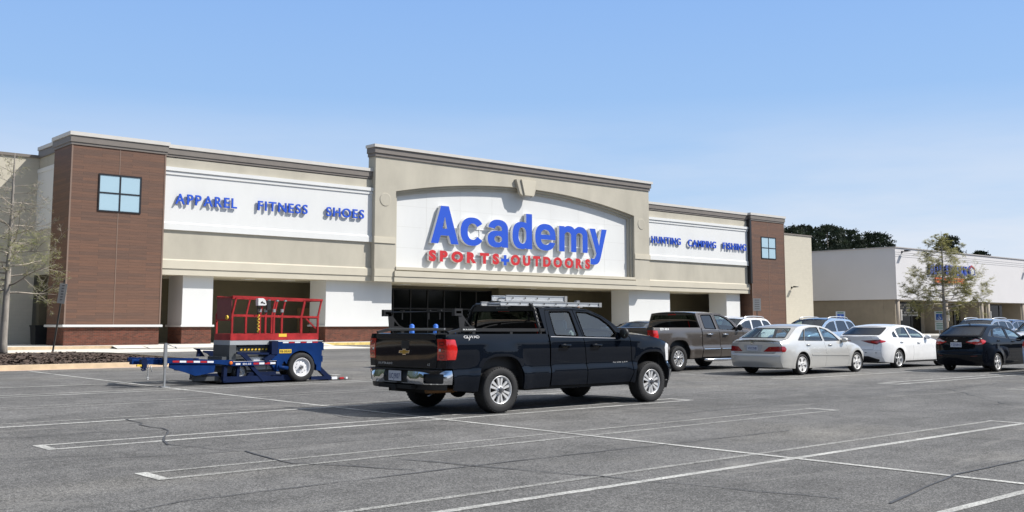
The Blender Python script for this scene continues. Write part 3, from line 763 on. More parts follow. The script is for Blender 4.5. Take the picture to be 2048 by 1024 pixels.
def hc_sign(x, y, rz, lab, h=2.6, two=False):
    t = thing("accessible_parking_sign", lab, "sign", (x, y, gz(x, y)), rz, "blue and white accessible parking signs")
    m = MB(); m.box(-.04, .04, -.03, .03, 0, h - .1); m.build("post", galv, t)
    m = MB(); m.box(-.42, .42, -.05, -.031, h - .95, h); pl = m.build("plate", signw, t)
    m = MB(); m.box(-.30, .30, -.056, -.051, h - .80, h - .24); bl = m.build("blue_panel", signb, pl)
    m = MB(); m.tube([(-.02, -.06, h - .34), (-.01, -.06, h - .36)], .05, 8); m.bar((-.02, -.06, h - .40), (-.02, -.06, h - .56), .05, .01, (0, 1, 0)); m.bar((-.02, -.06, h - .56), (.12, -.06, h - .58), .05, .01, (0, 1, 0)); m.bar((.12, -.06, h - .58), (.17, -.06, h - .7), .04, .01, (0, 1, 0))
    pts = [(-.02 + .13 * math.cos(a), -.06, h - .62 + .13 * math.sin(a)) for a in [math.radians(150 + 18 * i) for i in range(12)]]; m.tube(pts, .02, 6)
    m.build("wheelchair_symbol", signw, bl)
    m = MB(); m.box(-.28, .28, -.056, -.051, h - .17, h - .07); m.build("print", mat("green_sign_print", (.10, .25, .16), .5), pl)
    if two:
        m = MB(); m.box(-.42, .42, -.05, -.031, h - 1.75, h - .98); p2 = m.build("lower_plate", signw, t)
        m = MB()
        for k in range(4): m.box(-.3, .3, -.056, -.051, h - 1.66 + k * .16, h - 1.59 + k * .16)
        m.build("print", mat("green_sign_print", (.10, .25, .16), .5), p2)
hc_sign(84.15, 50, math.radians(-42), "blue accessible parking sign above the pale blue car, before the tan end wall", 2.45)
hc_sign(94.65, 46, math.radians(-42), "blue accessible parking sign with lower plate at the foot of the thin tree", 2.55, True)
boll = mat("blue_bollard_paint", (.03, .14, .55), .4, var=.08)
for i, (x, l) in enumerate(((40.25, "blue domed bollard seen above the black tailgate, left of the pair"), (42.2, "blue domed bollard seen above the black tailgate, right of the pair"), (43.7, "blue bollard low behind the truck bed rail, nearest the cab"))):
    t = thing("bollard", l, "bollard", (x, 54.9, SW), 0, "blue bollards by the entrance")
    m = MB(); m.cyl((0, 0, 0), .17, .98 if i < 2 else .7, 18); m.build("post", boll, t)
    m = MB(); m.sphere((0, 0, .98 if i < 2 else .7), .17, 18, 10, (1, 1, .9)); m.build("dome_cap", boll, t)
    m = MB(); m.cyl((0, 0, 0), .2, .03, 18); m.build("base_ring", conc, t)
t = thing("trash_bin", "black square bin in the shade by the left brown tower", "bin", (18.75, 60.0, SW), 0)
m = MB(); m.smooth = False; m._add([(-.34, -.4, 0), (.34, -.4, 0), (.34, .4, 0), (-.34, .4, 0), (-.4, -.46, .98), (.4, -.46, .98), (.4, .46, .98), (-.4, .46, .98)], [(0, 3, 2, 1), (4, 5, 6, 7), (0, 1, 5, 4), (1, 2, 6, 5), (2, 3, 7, 6), (3, 0, 4, 7)]); m.build("body", mat("black_plastic", (.010, .012, .014), .5), t)
m = MB(); m.box(-.44, .44, -.5, .5, .98, 1.06); m.build("lid", mat("black_plastic", (.010, .012, .014), .5), t, bevel=.02)

# ================================================================ TREES
bark = mat("grey_bark", (.27, .245, .215), .9, var=.35, vscale=7, stretch=(1, 1, .25), bump=.5, bscale=18)
bark2 = mat("twig_bark", (.33, .29, .24), .9, var=.3, vscale=4)
def leaf_mat(name, c1, c2):
    m, n, l, b = node_mat(name)
    tc = n.new("ShaderNodeTexCoord"); nz = n.new("ShaderNodeTexNoise"); nz.inputs["Scale"].default_value = 1.1; nz.inputs["Detail"].default_value = 5; l.new(tc.outputs["Object"], nz.inputs["Vector"])
    rp = n.new("ShaderNodeValToRGB"); rp.color_ramp.elements[0].position = .35; rp.color_ramp.elements[1].position = .65; rp.color_ramp.elements[0].color = (*c1, 1); rp.color_ramp.elements[1].color = (*c2, 1); l.new(nz.outputs["Fac"], rp.inputs[0])
    l.new(rp.outputs[0], b.inputs["Base Color"]); b.inputs["Roughness"].default_value = .6
    tr = n.new("ShaderNodeBsdfTranslucent"); l.new(rp.outputs[0], tr.inputs[0]); mx = n.new("ShaderNodeMixShader"); mx.inputs[0].default_value = .5
    l.new(b.outputs[0], mx.inputs[1]); l.new(tr.outputs[0], mx.inputs[2]); l.new(mx.outputs[0], n["Material Output"].inputs[0])
    return m
leafy = leaf_mat("spring_leaf_yellow_green", (.30, .33, .12), (.44, .47, .19))
leafg = leaf_mat("spring_leaf_olive", (.27, .27, .10), (.46, .44, .18))
def leaf(mb, p, L, w, rnd, droop=.4):
    a = rnd.uniform(0, 6.28); d = Vector((math.cos(a), math.sin(a), rnd.uniform(-droop, .35))).normalized(); s_ = d.cross(Vector((rnd.uniform(-.5, .5), rnd.uniform(-.5, .5), 1))).normalized() * w
    p = Vector(p); mb.quad(p, p + d * L * .5 + s_, p + d * L, p + d * L * .5 - s_)
def bare_tree(name, label, loc, H, seed, spread, first, dens, leafm, leafn, r0, up, low_leaf, bend, ls=1.0, nb=34, flat=.09):
    rnd = random.Random(seed)
    t = thing(name, label, "tree", loc)
    tr, br, lf = MB(), MB(), MB()
    pts = []; R = []
    for i in range(15):
        f = i / 14; pts.append(Vector((bend * H * .02 * math.sin(f * 4 + seed) + bend * f * .45, bend * .12 * math.cos(f * 3.4), H * f))); R.append(r0 * (1 - f) ** .8 + .014 + (r0 * .35 * max(0, 1 - f * 14)))
    tr.tube(pts, R, 10); tr.build("trunk", bark, t)
    def at(f):
        k = min(13.999, f * 14); i = int(k); return pts[i].lerp(pts[i + 1], k - i)
    tips = []
    def branch(p, d, L, r, depth):
        P = [Vector(p)]; RR = [r]; n = 6 if depth < 2 else 4; d = d.normalized()
        for i in range(n):
            d = (d + Vector((rnd.gauss(0, .13), rnd.gauss(0, .13), rnd.gauss(up * .05, flat)))).normalized(); P.append(P[-1] + d * L / n); RR.append(max(.004, r * (1 - (i + 1) / n * .85)))
        br.tube(P, RR, 5 if depth < 2 else 3, False)
        if depth >= 1: tips.append((P, depth))
        if depth < 3:
            k = (5 if depth == 0 else 4) if L > .35 else 2
            for j in range(int(k * dens)):
                f = rnd.uniform(.25, .98); q = P[min(n - 1, int(f * n))].lerp(P[min(n, int(f * n) + 1)], f * n % 1)
                side = d.cross(Vector((rnd.uniform(-1, 1), rnd.uniform(-1, 1), rnd.uniform(-.4, 1)))).normalized()
                branch(q, d * .9 + side * rnd.uniform(.5, .95), L * rnd.uniform(.30, .52), RR[min(n, int(f * n))] * .62, depth + 1)
    for i in range(nb):
        f = first + (1 - first) * (i + rnd.random()) / nb * .97
        g_ = (1 - f) / (1 - first); prof = spread * (g_ ** .72) * (1 if g_ < .8 else 1 - (g_ - .8) * 1.3)
        a = i * 2.399 + rnd.uniform(-.5, .5)
        lift = up * (.25 + .7 * f)
        branch(at(f), Vector((math.cos(a), math.sin(a), lift)), max(.4, prof * rnd.uniform(.78, 1.12)), max(.012, r0 * .42 * (1 - f) + .008), 0)
    br.build("branches", bark2, t, fix=False)
    for P, dp in tips:
        for i in range(leafn):
            k = rnd.uniform(.3, len(P) - 1.01); q = P[int(k)].lerp(P[int(k) + 1], k % 1)
            zf = q.z / H
            if rnd.random() < low_leaf(zf): leaf(lf, q + Vector((rnd.gauss(0, .05), rnd.gauss(0, .05), rnd.gauss(-.01, .02))), rnd.uniform(.06, .16) * ls, rnd.uniform(.014, .032) * ls, rnd, .25)
    lf.build("leaves", leafm, t, fix=False)
    return t
bare_tree("young_tree", "thin grey tree with bare twigs and few pale leaves on the mulch bed", (12.08, 42.9, mz(12.1, 42.9) - .1), 7.9, 12, 2.6, .30, 1.3, leafy, 7, .135, .25, lambda z: .9 if z < .60 else .10, .12, .5, 44)
bare_tree("young_tree", "thin spreading tree with flat olive leaf sprays in front of the white shop", (91.6, 44, gz(0, 44)), 9.8, 9, 4.0, .27, 1.25, leafg, 14, .17, .10, lambda z: .95 if z < .6 else .6, .10, .85, 58, .05)

ever = mat("dark_evergreen", (.018, .030, .015), .7, var=.55, vscale=.35)
ever2 = mat("evergreen_tips", (.030, .046, .018), .7, var=.5, vscale=.4)
def far_tree(x, y, H, rad, seed, label, z0=.40):
    rnd = random.Random(seed); t = thing("evergreen_tree", label, "tree", (x, y, .25), 0, "dark trees behind the buildings")
    tr = MB(); tr.tube([(0, 0, 0), (.2, 0, H * .5), (0, .1, H * .93)], [.5, .35, .06], 8); tr.build("trunk", bark, t)
    cr = MB(); n = int(105 * rad / 3)
    for i in range(n):
        f = rnd.uniform(z0, 1.0); rr = rad * (1.05 - f) ** .36 * (1.0 if f > z0 + .1 else .7); a = rnd.uniform(0, 6.28); q = rr * math.sqrt(rnd.random())
        c = Vector((q * math.cos(a), q * math.sin(a), H * f * .97)); s_ = rnd.uniform(.5, 1.35) * (1.25 - .6 * f); cr.m = 1 if rnd.random() < .35 else 0
        for k in range(70):
            v = Vector((rnd.gauss(0, 1), rnd.gauss(0, 1), rnd.gauss(0, .62))) * s_ * .55
            p = c + v; d = Vector((v.x, v.y, abs(v.z) + .3)).normalized(); L = rnd.uniform(.22, .5); w = d.cross(Vector((rnd.random(), rnd.random(), rnd.random()))).normalized() * L * .3
            cr.quad(p - d * L * .5, p + w, p + d * L * .5, p - w)
    cr.build("crown", [ever, ever2], t, fix=False)
L_ = ["dark evergreen directly right of the tower roof, leftmost behind the cream wall", "tall dark evergreen second from the brown tower", "broad dark evergreen in the middle of the clump behind the grey shop roof", "dark evergreen fourth in the clump behind the grey shop roof", "shorter dark evergreen at the right end of the clump", "dark spiky evergreen behind the crown of the thin tree", "low dark evergreen top right of the thin tree above the shop roof"]
for i, (x, y, h, r) in enumerate(((169, 110, 19.6, 5.2), (175.5, 112, 20.8, 6.2), (183, 111, 21.2, 7.0), (191, 112, 20.8, 7.2), (198.5, 109, 20.3, 6.8), (226, 107, 21.0, 4.4), (238, 105, 18.2, 3.4))): far_tree(x, y, h, r, 20 + i, L_[i])

# unseen woods mirrored in the paint; left row added and raised to block sky
rnd = random.Random(77); m = MB(); m.smooth = True
def clump(x, y, z, s_):
    nu, nv = 9, 6; vs = []; fs = []
    for j in range(nv + 1):
        for i in range(nu):
            th, ph = PI * j / nv, 2 * PI * i / nu; k = s_ * (1 + .28 * math.sin(3 * ph + x) * math.sin(2 * th + y))
            vs.append((x + k * math.sin(th) * math.cos(ph), y + k * math.sin(th) * math.sin(ph), z + k * math.cos(th)))
    for j in range(nv):
        for i in range(nu): fs.append((j * nu + i, (j + 1) * nu + i, (j + 1) * nu + (i + 1) % nu, j * nu + (i + 1) % nu))
    m._add(vs, fs)
for i in range(330):
    t = rnd.random(); h = 8 + 10 * (.5 + .5 * math.sin(t * 37)) * rnd.uniform(.6, 1)
    x, y = -60 + 320 * t, -70 + rnd.uniform(-8, 8)
    for z in range(1, int(h), 4): clump(x + rnd.uniform(-2, 2), y, z, rnd.uniform(2.2, 3.8))
for i in range(150):
    t = rnd.random(); x, y = -75 + 62 * t, -20 + 100 * t + rnd.uniform(-4, 4)
    for z in range(1, 21, 4): clump(x + rnd.uniform(-2, 2), y, z, rnd.uniform(2.4, 4.0))
struct(m.build("unseen_wood", ever), "stuff")
# ================================================================ VEHICLE TOOLS
def pch(tab):
    xs = [t[0] for t in tab]; ys = [t[1] for t in tab]; n = len(xs)
    d = [(ys[i + 1] - ys[i]) / (xs[i + 1] - xs[i]) for i in range(n - 1)]
    m = [d[0]] + [0 if d[i - 1] * d[i] <= 0 else 2 * d[i - 1] * d[i] / (d[i - 1] + d[i]) for i in range(1, n - 1)] + [d[-1]]
    def f(x):
        if x <= xs[0]: return ys[0] + m[0] * (x - xs[0]) * .0
        if x >= xs[-1]: return ys[-1]
        i = 0
        while x > xs[i + 1]: i += 1
        h = xs[i + 1] - xs[i]; t = (x - xs[i]) / h; t2, t3 = t * t, t * t * t
        return (2 * t3 - 3 * t2 + 1) * ys[i] + (t3 - 2 * t2 + t) * h * m[i] + (-2 * t3 + 3 * t2) * ys[i + 1] + (t3 - t2) * h * m[i + 1]
    return f
def smooth_poly(pts, r=.04, n=4):
    """round the corners of a polygon"""
    out = []; N = len(pts)
    for i in range(N):
        a, b, c = Vector(pts[i - 1]), Vector(pts[i]), Vector(pts[(i + 1) % N])
        u, v = (a - b), (c - b); k = min(r, u.length * .45, v.length * .45)
        p, q = b + u.normalized() * k, b + v.normalized() * k
        for j in range(n + 1):
            t = j / n; out.append(tuple(p * (1 - t) ** 2 + b * 2 * t * (1 - t) + q * t * t))
    return out
def dens(pts, step=.08):
    out = []; N = len(pts)
    for i in range(N):
        a, b = Vector(pts[i]), Vector(pts[(i + 1) % N]); k = max(1, int((b - a).length / step))
        out += [tuple(a.lerp(b, j / k)) for j in range(k)]
    return out
def archpts(cx, cz, a, b, p, z0, n=26):
    """front-to-back wheel arch outline (x decreasing), starting and ending at height z0"""
    out = []
    lo = math.asin(max(-1, min(1, (abs(z0 - cz) / b) ** (p / 2)))) * (-1 if z0 < cz else 1)
    for i in range(n + 1):
        t = lo + (PI - 2 * lo) * i / n; c, s_ = math.cos(t), math.sin(t)
        out.append((cx + a * math.copysign(abs(c) ** (2 / p), c), cz + b * math.copysign(abs(s_) ** (2 / p), s_)))
    return out
def surf(name, ops, fn, m, parent, step=.09, ctr=(1.5, 0, .7), thick=.022, off=0.0, rim=None, dn=True, loc=None):
    ops = [(s_, dens(p, (step if not isinstance(step, tuple) else min(step)) * .9) if dn else p) for s_, p in ops]
    V, T, B = region(ops, step); n = len(V); ctr = Vector(ctr); e = 2e-3
    P, N = [], []
    for u, v in V:
        p = Vector(fn(u, v)); du = Vector(fn(u + e, v)) - Vector(fn(u - e, v)); dv = Vector(fn(u, v + e)) - Vector(fn(u, v - e)); nn = du.cross(dv)
        if nn.length < 1e-12: nn = p - ctr
        nn.normalize()
        N.append(nn); P.append(p)
    s_ = sum(1 if N[i].dot(P[i] - ctr) > 0 else -1 for i in range(n))
    flip = s_ < 0
    if flip: N = [-q for q in N]
    P = [p + q * off for p, q in zip(P, N)]
    F = [tuple(reversed(f)) if flip else f for f in T]
    vs = list(P); faces = [list(f) for f in F]; nl = len(F)
    if thick:
        for a, b in B:
            o = len(vs); vs += [P[a], P[b], P[b] - N[b] * thick, P[a] - N[a] * thick]
            faces.append([o + 1, o, o + 3, o + 2] if not flip else [o, o + 1, o + 2, o + 3])
    me = bpy.data.meshes.new(name); me.from_pydata([tuple(v) for v in vs], [], faces)
    me.materials.append(m)
    if rim: me.materials.append(rim)
    me.polygons.foreach_set("use_smooth", [True] * nl + [False] * (len(faces) - nl))
    if rim: me.polygons.foreach_set("material_index", [0] * nl + [1] * (len(faces) - nl))
    me.update()
    ln = []
    for k, f in enumerate(faces):
        for i in f: ln.append(tuple(N[i]) if k < nl else (0, 0, 0))
    me.normals_split_custom_set(ln)
    o = bpy.data.objects.new(name, me); C.objects.link(o); o.parent = parent
    return o

def glass_mat(name, tint, refl=.9, rough=.0):
    m = bpy.data.materials.new(name); m.use_nodes = True; MATS[name] = m
    n, l = m.node_tree.nodes, m.node_tree.links; n.remove(n["Principled BSDF"])
    tr = n.new("ShaderNodeBsdfTransparent"); tr.inputs[0].default_value = (*tint, 1)
    gl = n.new("ShaderNodeBsdfGlossy"); gl.inputs["Roughness"].default_value = rough + .005; gl.inputs[0].default_value = (refl, refl, refl, 1)
    fr_ = n.new("ShaderNodeFresnel"); fr_.inputs[0].default_value = 2.0
    ge_ = n.new("ShaderNodeNewGeometry"); iv = n.new("ShaderNodeMath"); iv.operation = 'SUBTRACT'; iv.inputs[0].default_value = 1.0; l.new(ge_.outputs["Backfacing"], iv.inputs[1])
    mu_ = n.new("ShaderNodeMath"); mu_.operation = 'MULTIPLY'; l.new(fr_.outputs[0], mu_.inputs[0]); l.new(iv.outputs[0], mu_.inputs[1])
    mx = n.new("ShaderNodeMixShader"); l.new(mu_.outputs[0], mx.inputs[0]); l.new(tr.outputs[0], mx.inputs[1]); l.new(gl.outputs[0], mx.inputs[2])
    l.new(mx.outputs[0], n["Material Output"].inputs[0])
    return m
def car_paint(name, col, metal=.0, rough=.28, coat=1.0, flake=.0):
    if col[0] < .01: coat = .75
    m = mat(name, col, rough, metal=metal, coat=coat, var=.06 if flake == 0 else flake, vscale=2.5 if flake == 0 else 300, spec=.0 if metal == 0 and col[0] < .01 else .3)
    if col[0] < .01: m.node_tree.nodes['Principled BSDF'].inputs['Coat IOR'].default_value = 1.40
    return m
chrome = mat("chrome", (.72, .73, .75), .09, metal=1.0, var=.03)
alloy = mat("alloy_wheel", (.70, .70, .70), .32, metal=.45, var=.04)
rubber = mat("tyre_rubber", (.016, .016, .017), .75, var=.25, vscale=8, bump=.3, bscale=60)
trimb = mat("black_trim", (.014, .014, .015), .5, var=.15)
seal = mat("matte_black_seal", (.006, .006, .006), .95, spec=.0)
lens_mid = mat("deep_red_lamp_lens", (.27, .010, .014), .12, coat=1.0, var=.3, vscale=16)
under = mat("dark_underbody", (.012, .012, .012), .9)
intr = mat("dark_interior", (.07, .07, .072), .8)
intg = mat("grey_interior", (.42, .42, .40), .85)
tint_dark = glass_mat("dark_tinted_glass", (.035, .04, .042))
tint_black = glass_mat("black_tinted_glass", (.012, .013, .014))
tint_mid = glass_mat("mid_tinted_glass", (.52, .62, .63))
tint_clear = glass_mat("green_tinted_glass", (.72, .84, .83))
lens_red = mat("red_lamp_lens", (.50, .014, .012), .12, coat=1.0, var=.25, vscale=18)
lens_dk = mat("dark_red_lamp_lens", (.16, .008, .010), .12, coat=1.0)
lens_w = mat("clear_lamp_lens", (.62, .62, .62), .1, coat=1.0, var=.15, vscale=12)
plate_m = mat("licence_plate_white", (.55, .57, .62), .5)
plate_t = mat("licence_plate_blue_text", (.03, .05, .16), .5)

def wheel(parent, x, y, r, w, side, rimr, kind, spokes=5, xs=1.0, rim_m=None, dark=None, tread=False, cap=None):
    """one wheel: tyre mesh named wheel, its rim as child; side -1 = right (outer face towards -y)"""
    rim_m = rim_m or alloy; s_ = side
    T = lambda p, q, a: (x + p * xs, y + s_ * a, r + q)
    mb = MB(); mb.smooth = True
    hw = w / 2
    prof = [(rimr * .97, hw * .62), (rimr * 1.0, hw * .88), (rimr + (r - rimr) * .35, hw * 1.02), (rimr + (r - rimr) * .72, hw * .99), (r * .965, hw * .90), (r * .992, hw * .74), (r, hw * .45), (r, -hw * .45), (r * .992, -hw * .74), (r * .965, -hw * .9), (rimr + (r - rimr) * .5, -hw), (rimr, -hw * .85), (rimr * .9, -hw * .8)]
    mb.lathe(prof, T, 56)
    if tread:
        for k in range(44):
            a = 2 * PI * k / 44
            for (ya, yb) in ((-.95, -.45), (-.35, .30), (.42, .98)):
                a0, a1 = a + .02, a + .085
                rr = [r * 1.006 if abs(ya) < .9 and abs(yb) < .9 else r * 1.002, r * .95]
                P = []
                for aa, yy, rad in ((a0, ya, rr[0] if ya > -.9 else r * .975), (a1, ya, rr[0] if ya > -.9 else r * .975), (a1, yb, rr[0] if yb < .9 else r * .975), (a0, yb, rr[0] if yb < .9 else r * .975)): P.append(T(rad * math.cos(aa), rad * math.sin(aa), yy * hw))
                Q = [T(r * .955 * math.cos(aa), r * .955 * math.sin(aa), yy * hw) for aa, yy in ((a0, ya), (a1, ya), (a1, yb), (a0, yb))]
                mb.smooth = False; mb._add(P + Q, [(0, 1, 2, 3), (0, 4, 5, 1), (1, 5, 6, 2), (2, 6, 7, 3), (3, 7, 4, 0)]); mb.smooth = True
    wo = mb.build("wheel", rubber, parent)
    rb = MB(); rb.smooth = True; R = rimr
    rb.lathe([(R * 1.02, hw * .72), (R * 1.03, hw * .90), (R * 1.0, hw * .93), (R * .95, hw * .86), (R * .92, hw * .60), (R * .90, -hw * .5)], T, 48)
    rb.smooth = False
    face = hw * .78; dep = hw * .22
    def sp(pts, y0, d):
        n = len(pts)
        rb._add([T(p, q, y0) for p, q in pts] + [T(p, q, y0 - d) for p, q in pts], [tuple(range(n)), tuple(range(2 * n - 1, n - 1, -1))] + [(i, i + n, (i + 1) % n + n, (i + 1) % n) for i in range(n)])
    def rot(pts, a): c, q = math.cos(a), math.sin(a); return [(p * c - t * q, p * q + t * c) for p, t in pts]
    for k in range(spokes):
        a = PI / 2 + 2 * PI * k / spokes
        if kind == 'twin':
            for g in (-1, 1):
                sp(rot([(R * .20, g * R * .015), (R * .20, g * R * .125), (R * .55, g * R * .20), (R * .95, g * R * .31), (R * .95, g * R * .085), (R * .55, g * R * .045)], a), face, dep)
        elif kind == 'star':
            sp(rot([(R * .15, -R * .22), (R * .55, -R * .15), (R * .95, -R * .23), (R * .95, R * .23), (R * .55, R * .15), (R * .15, R * .22)], a), face, dep)
        elif kind == 'thin':
            sp(rot([(R * .15, -R * .13), (R * .95, -R * .09), (R * .95, R * .09), (R * .15, R * .13)], a), face, dep)
        elif kind == 'broad':
            sp(rot([(R * .18, -R * .20), (R * .6, -R * .23), (R * .95, -R * .40), (R * .95, R * .40), (R * .6, R * .23), (R * .18, R * .20)], a), face, dep)
    rb.smooth = True
    if kind == 'steel':
        rb.lathe([(R * .93, hw * .55), (R * .80, hw * .42), (R * .70, hw * .46), (R * .45, hw * .62), (R * .30, hw * .60), (.001, hw * .60)], T, 48)
    else:
        rb.lathe([(R * .30, face - dep), (R * .30, face + .004), (R * .22, face + .012), (.001, face + .012)], T, 30)
    ro = rb.build("rim", rim_m, wo)
    # dark disc behind spokes, lug nuts, cap
    db = MB(); db.lathe([(R * .9, hw * .15), (.001, hw * .15)], T, 36)
    if kind == 'steel':
        for k in range(10):
            a = 2 * PI * k / 10; db.lathe([(R * .055, hw * .635), (.001, hw * .64)], lambda p, q, d, a=a: T(R * .60 * math.cos(a) + p, R * .60 * math.sin(a) + q, d - hw * .09), 10)
    db.build("brake_disc", dark or mat("brake_dark", (.02, .02, .021), .6), wo)
    nb = MB(); nn = 6 if kind == 'twin' else 5
    for k in range(nn):
        a = 2 * PI * (k + .5) / nn; nb.lathe([(R * .05, face - .01), (R * .05, face + .022), (R * .03, face + .028), (.001, face + .028)], lambda p, q, d, a=a: T(R * .20 * math.cos(a) + p, R * .20 * math.sin(a) + q, d), 6)
    if cap: nb.lathe([(R * cap, face), (R * cap, face + .05), (R * cap * .7, face + .07), (.001, face + .07)], T, 16)
    nb.build("wheel_nuts", mat("nut_grey", (.22, .22, .23), .35, metal=.8), wo)
    return wo

class Car:
    def __init__(s, root, sec, xr, xf, rr, cr, rf, cf, arches, flare=.02, gt=0.0, zb=.9, ztop=None, er=.05, ctr=(1.5, 0, .7)):
        """sec: height->half width; rear/front corner radius in plan (length r*, inset c*); arches [(cx,cz,a,b)]"""
        s.root = root; s.sec = pch(sec); s.xr, s.xf, s.rr, s.cr, s.rf, s.cf = xr, xf, rr, cr, rf, cf; s.ar = arches; s.fl = flare; s.gt = gt; s.zb = zb; s.ztop = ztop; s.er = er; s.ctr = ctr
        s.xm = (xr + xf) / 2
    def f(s, x, z):
        w = s.sec(z)
        t = (s.xr + s.rr - x) / s.rr
        if t > 0: t = min(t, .999); w -= s.cr * (1 - math.sqrt(1 - t * t))
        t = (x - (s.xf - s.rf)) / s.rf
        if t > 0: t = min(t, .999); w -= s.cf * (1 - math.sqrt(1 - t * t))
        if z > s.zb and s.gt: w -= s.gt * min(1, (z - s.zb) / .3) * ((x - s.xm) / (s.xf - s.xr) * 2) ** 2
        for cx, cz, a, b in s.ar:
            d = math.hypot((x - cx) / a, (z - cz) / b)
            if d < 1.45: k = 1 - max(0, d - 1.0) / .45; w += s.fl * k * k * (3 - 2 * k)
        if s.ztop:
            zt = s.ztop(x)
            if zt is not None and z > zt - s.er:
                k = min(.86, (z - (zt - s.er)) / s.er * .86); w -= s.er * (1 - math.sqrt(1 - k * k))
        return w
    def side(s, name, ops, m, sides=(-1, 1), parent=None, step=.09, **k):
        return [surf(name, ops, lambda u, v, q=q: (u, q * s.f(u, v), v), m, parent or s.root, step, ctr=s.ctr, **k) for q in sides]
    def cap(s, name, ops, m, xe, x0, p=4, parent=None, step=(.12, .07), **k):
        """end panel: region in (t,z), t=-1..1 across; xe(z) at the corners, x0(z) in the middle"""
        def fn(t, z):
            a, b = xe(z), x0(z); return (b + (a - b) * min(1.0, abs(t)) ** p, t * s.f(a, z), z)
        return surf(name, ops, fn, m, parent or s.root, step, ctr=s.ctr, **k)
    def top(s, name, ops, m, zt, crown=.05, parent=None, step=(.12, .12), pw=2.4, dz=0, **k):
        def fn(x, t):
            z = zt(x); return (x, t * s.f(x, z), z + dz + crown * (1 - min(1, abs(t)) ** pw))
        return surf(name, ops, fn, m, parent or s.root, step, ctr=s.ctr, **k)
R4 = lambda t0, z0, t1, z1: [('+', rect(t0, z0, t1, z1))]
def mirror_part(root, x, y, z, m, s_, sc=1.0, sh=(.10, .12, .085)):
    mb = MB(); mb.sphere((x, s_ * (y + .13 * sc), z), 1, 16, 10, (sh[0] * sc, sh[1] * sc, sh[2] * sc)); o = mb.build("mirror", m, root)
    mb = MB(); mb.bar((x + .02, s_ * (y - .03), z - .05 * sc), (x + .02, s_ * (y + .06), z - .04 * sc), .07 * sc, .05 * sc); mb.build("mirror_arm", trimb, o)
    mb = MB(); mb.lathe([(.82, 0), (.001, -.02)], lambda p, q, a: (x - sh[0] * sc * .72, s_ * (y + .13 * sc) + p * sh[1] * sc * .85, z + q * sh[2] * sc * .85), 14); mb.build("mirror_glass", chrome, o)
def seats(root, xs, ys, z, m, h=.62, w=.24):
    for x in xs:
        for y in ys:
            mb = MB(); mb.obox((x, y, z), (.25, 0, .02), (0, w, 0), (0, 0, .08)); mb.obox((x - .28, y, z + h / 2), (.06, 0, 0), (0, w, 0), (-.07, 0, h / 2)); mb.obox((x - .38, y, z + h + .10), (.05, 0, 0), (0, w * .55, 0), (-.015, 0, .10)); mb.build("seat", m, root, bevel=.03)
def plate(root, xp, y0, z0, txt, par=None, w=.33, h=.16, sgn=-1):
    mb = MB(); mb.box(xp - .006, xp + .006, y0 - w / 2, y0 + w / 2, z0 - h / 2, z0 + h / 2); p = mb.build("licence_plate", plate_m, par or root)
    # text reads from behind (viewer looks along +x): right is -y
    mb = MB(); text_mb(mb, txt, -w * .43, w * .43, -h * .26, h * .5, lambda u, v: (xp + sgn * .008, y0 + sgn * u, z0 + v), (0, 0, 0), .02, .14); mb.build("plate_number", plate_t, p if par is None else root, fix=False)
    return p
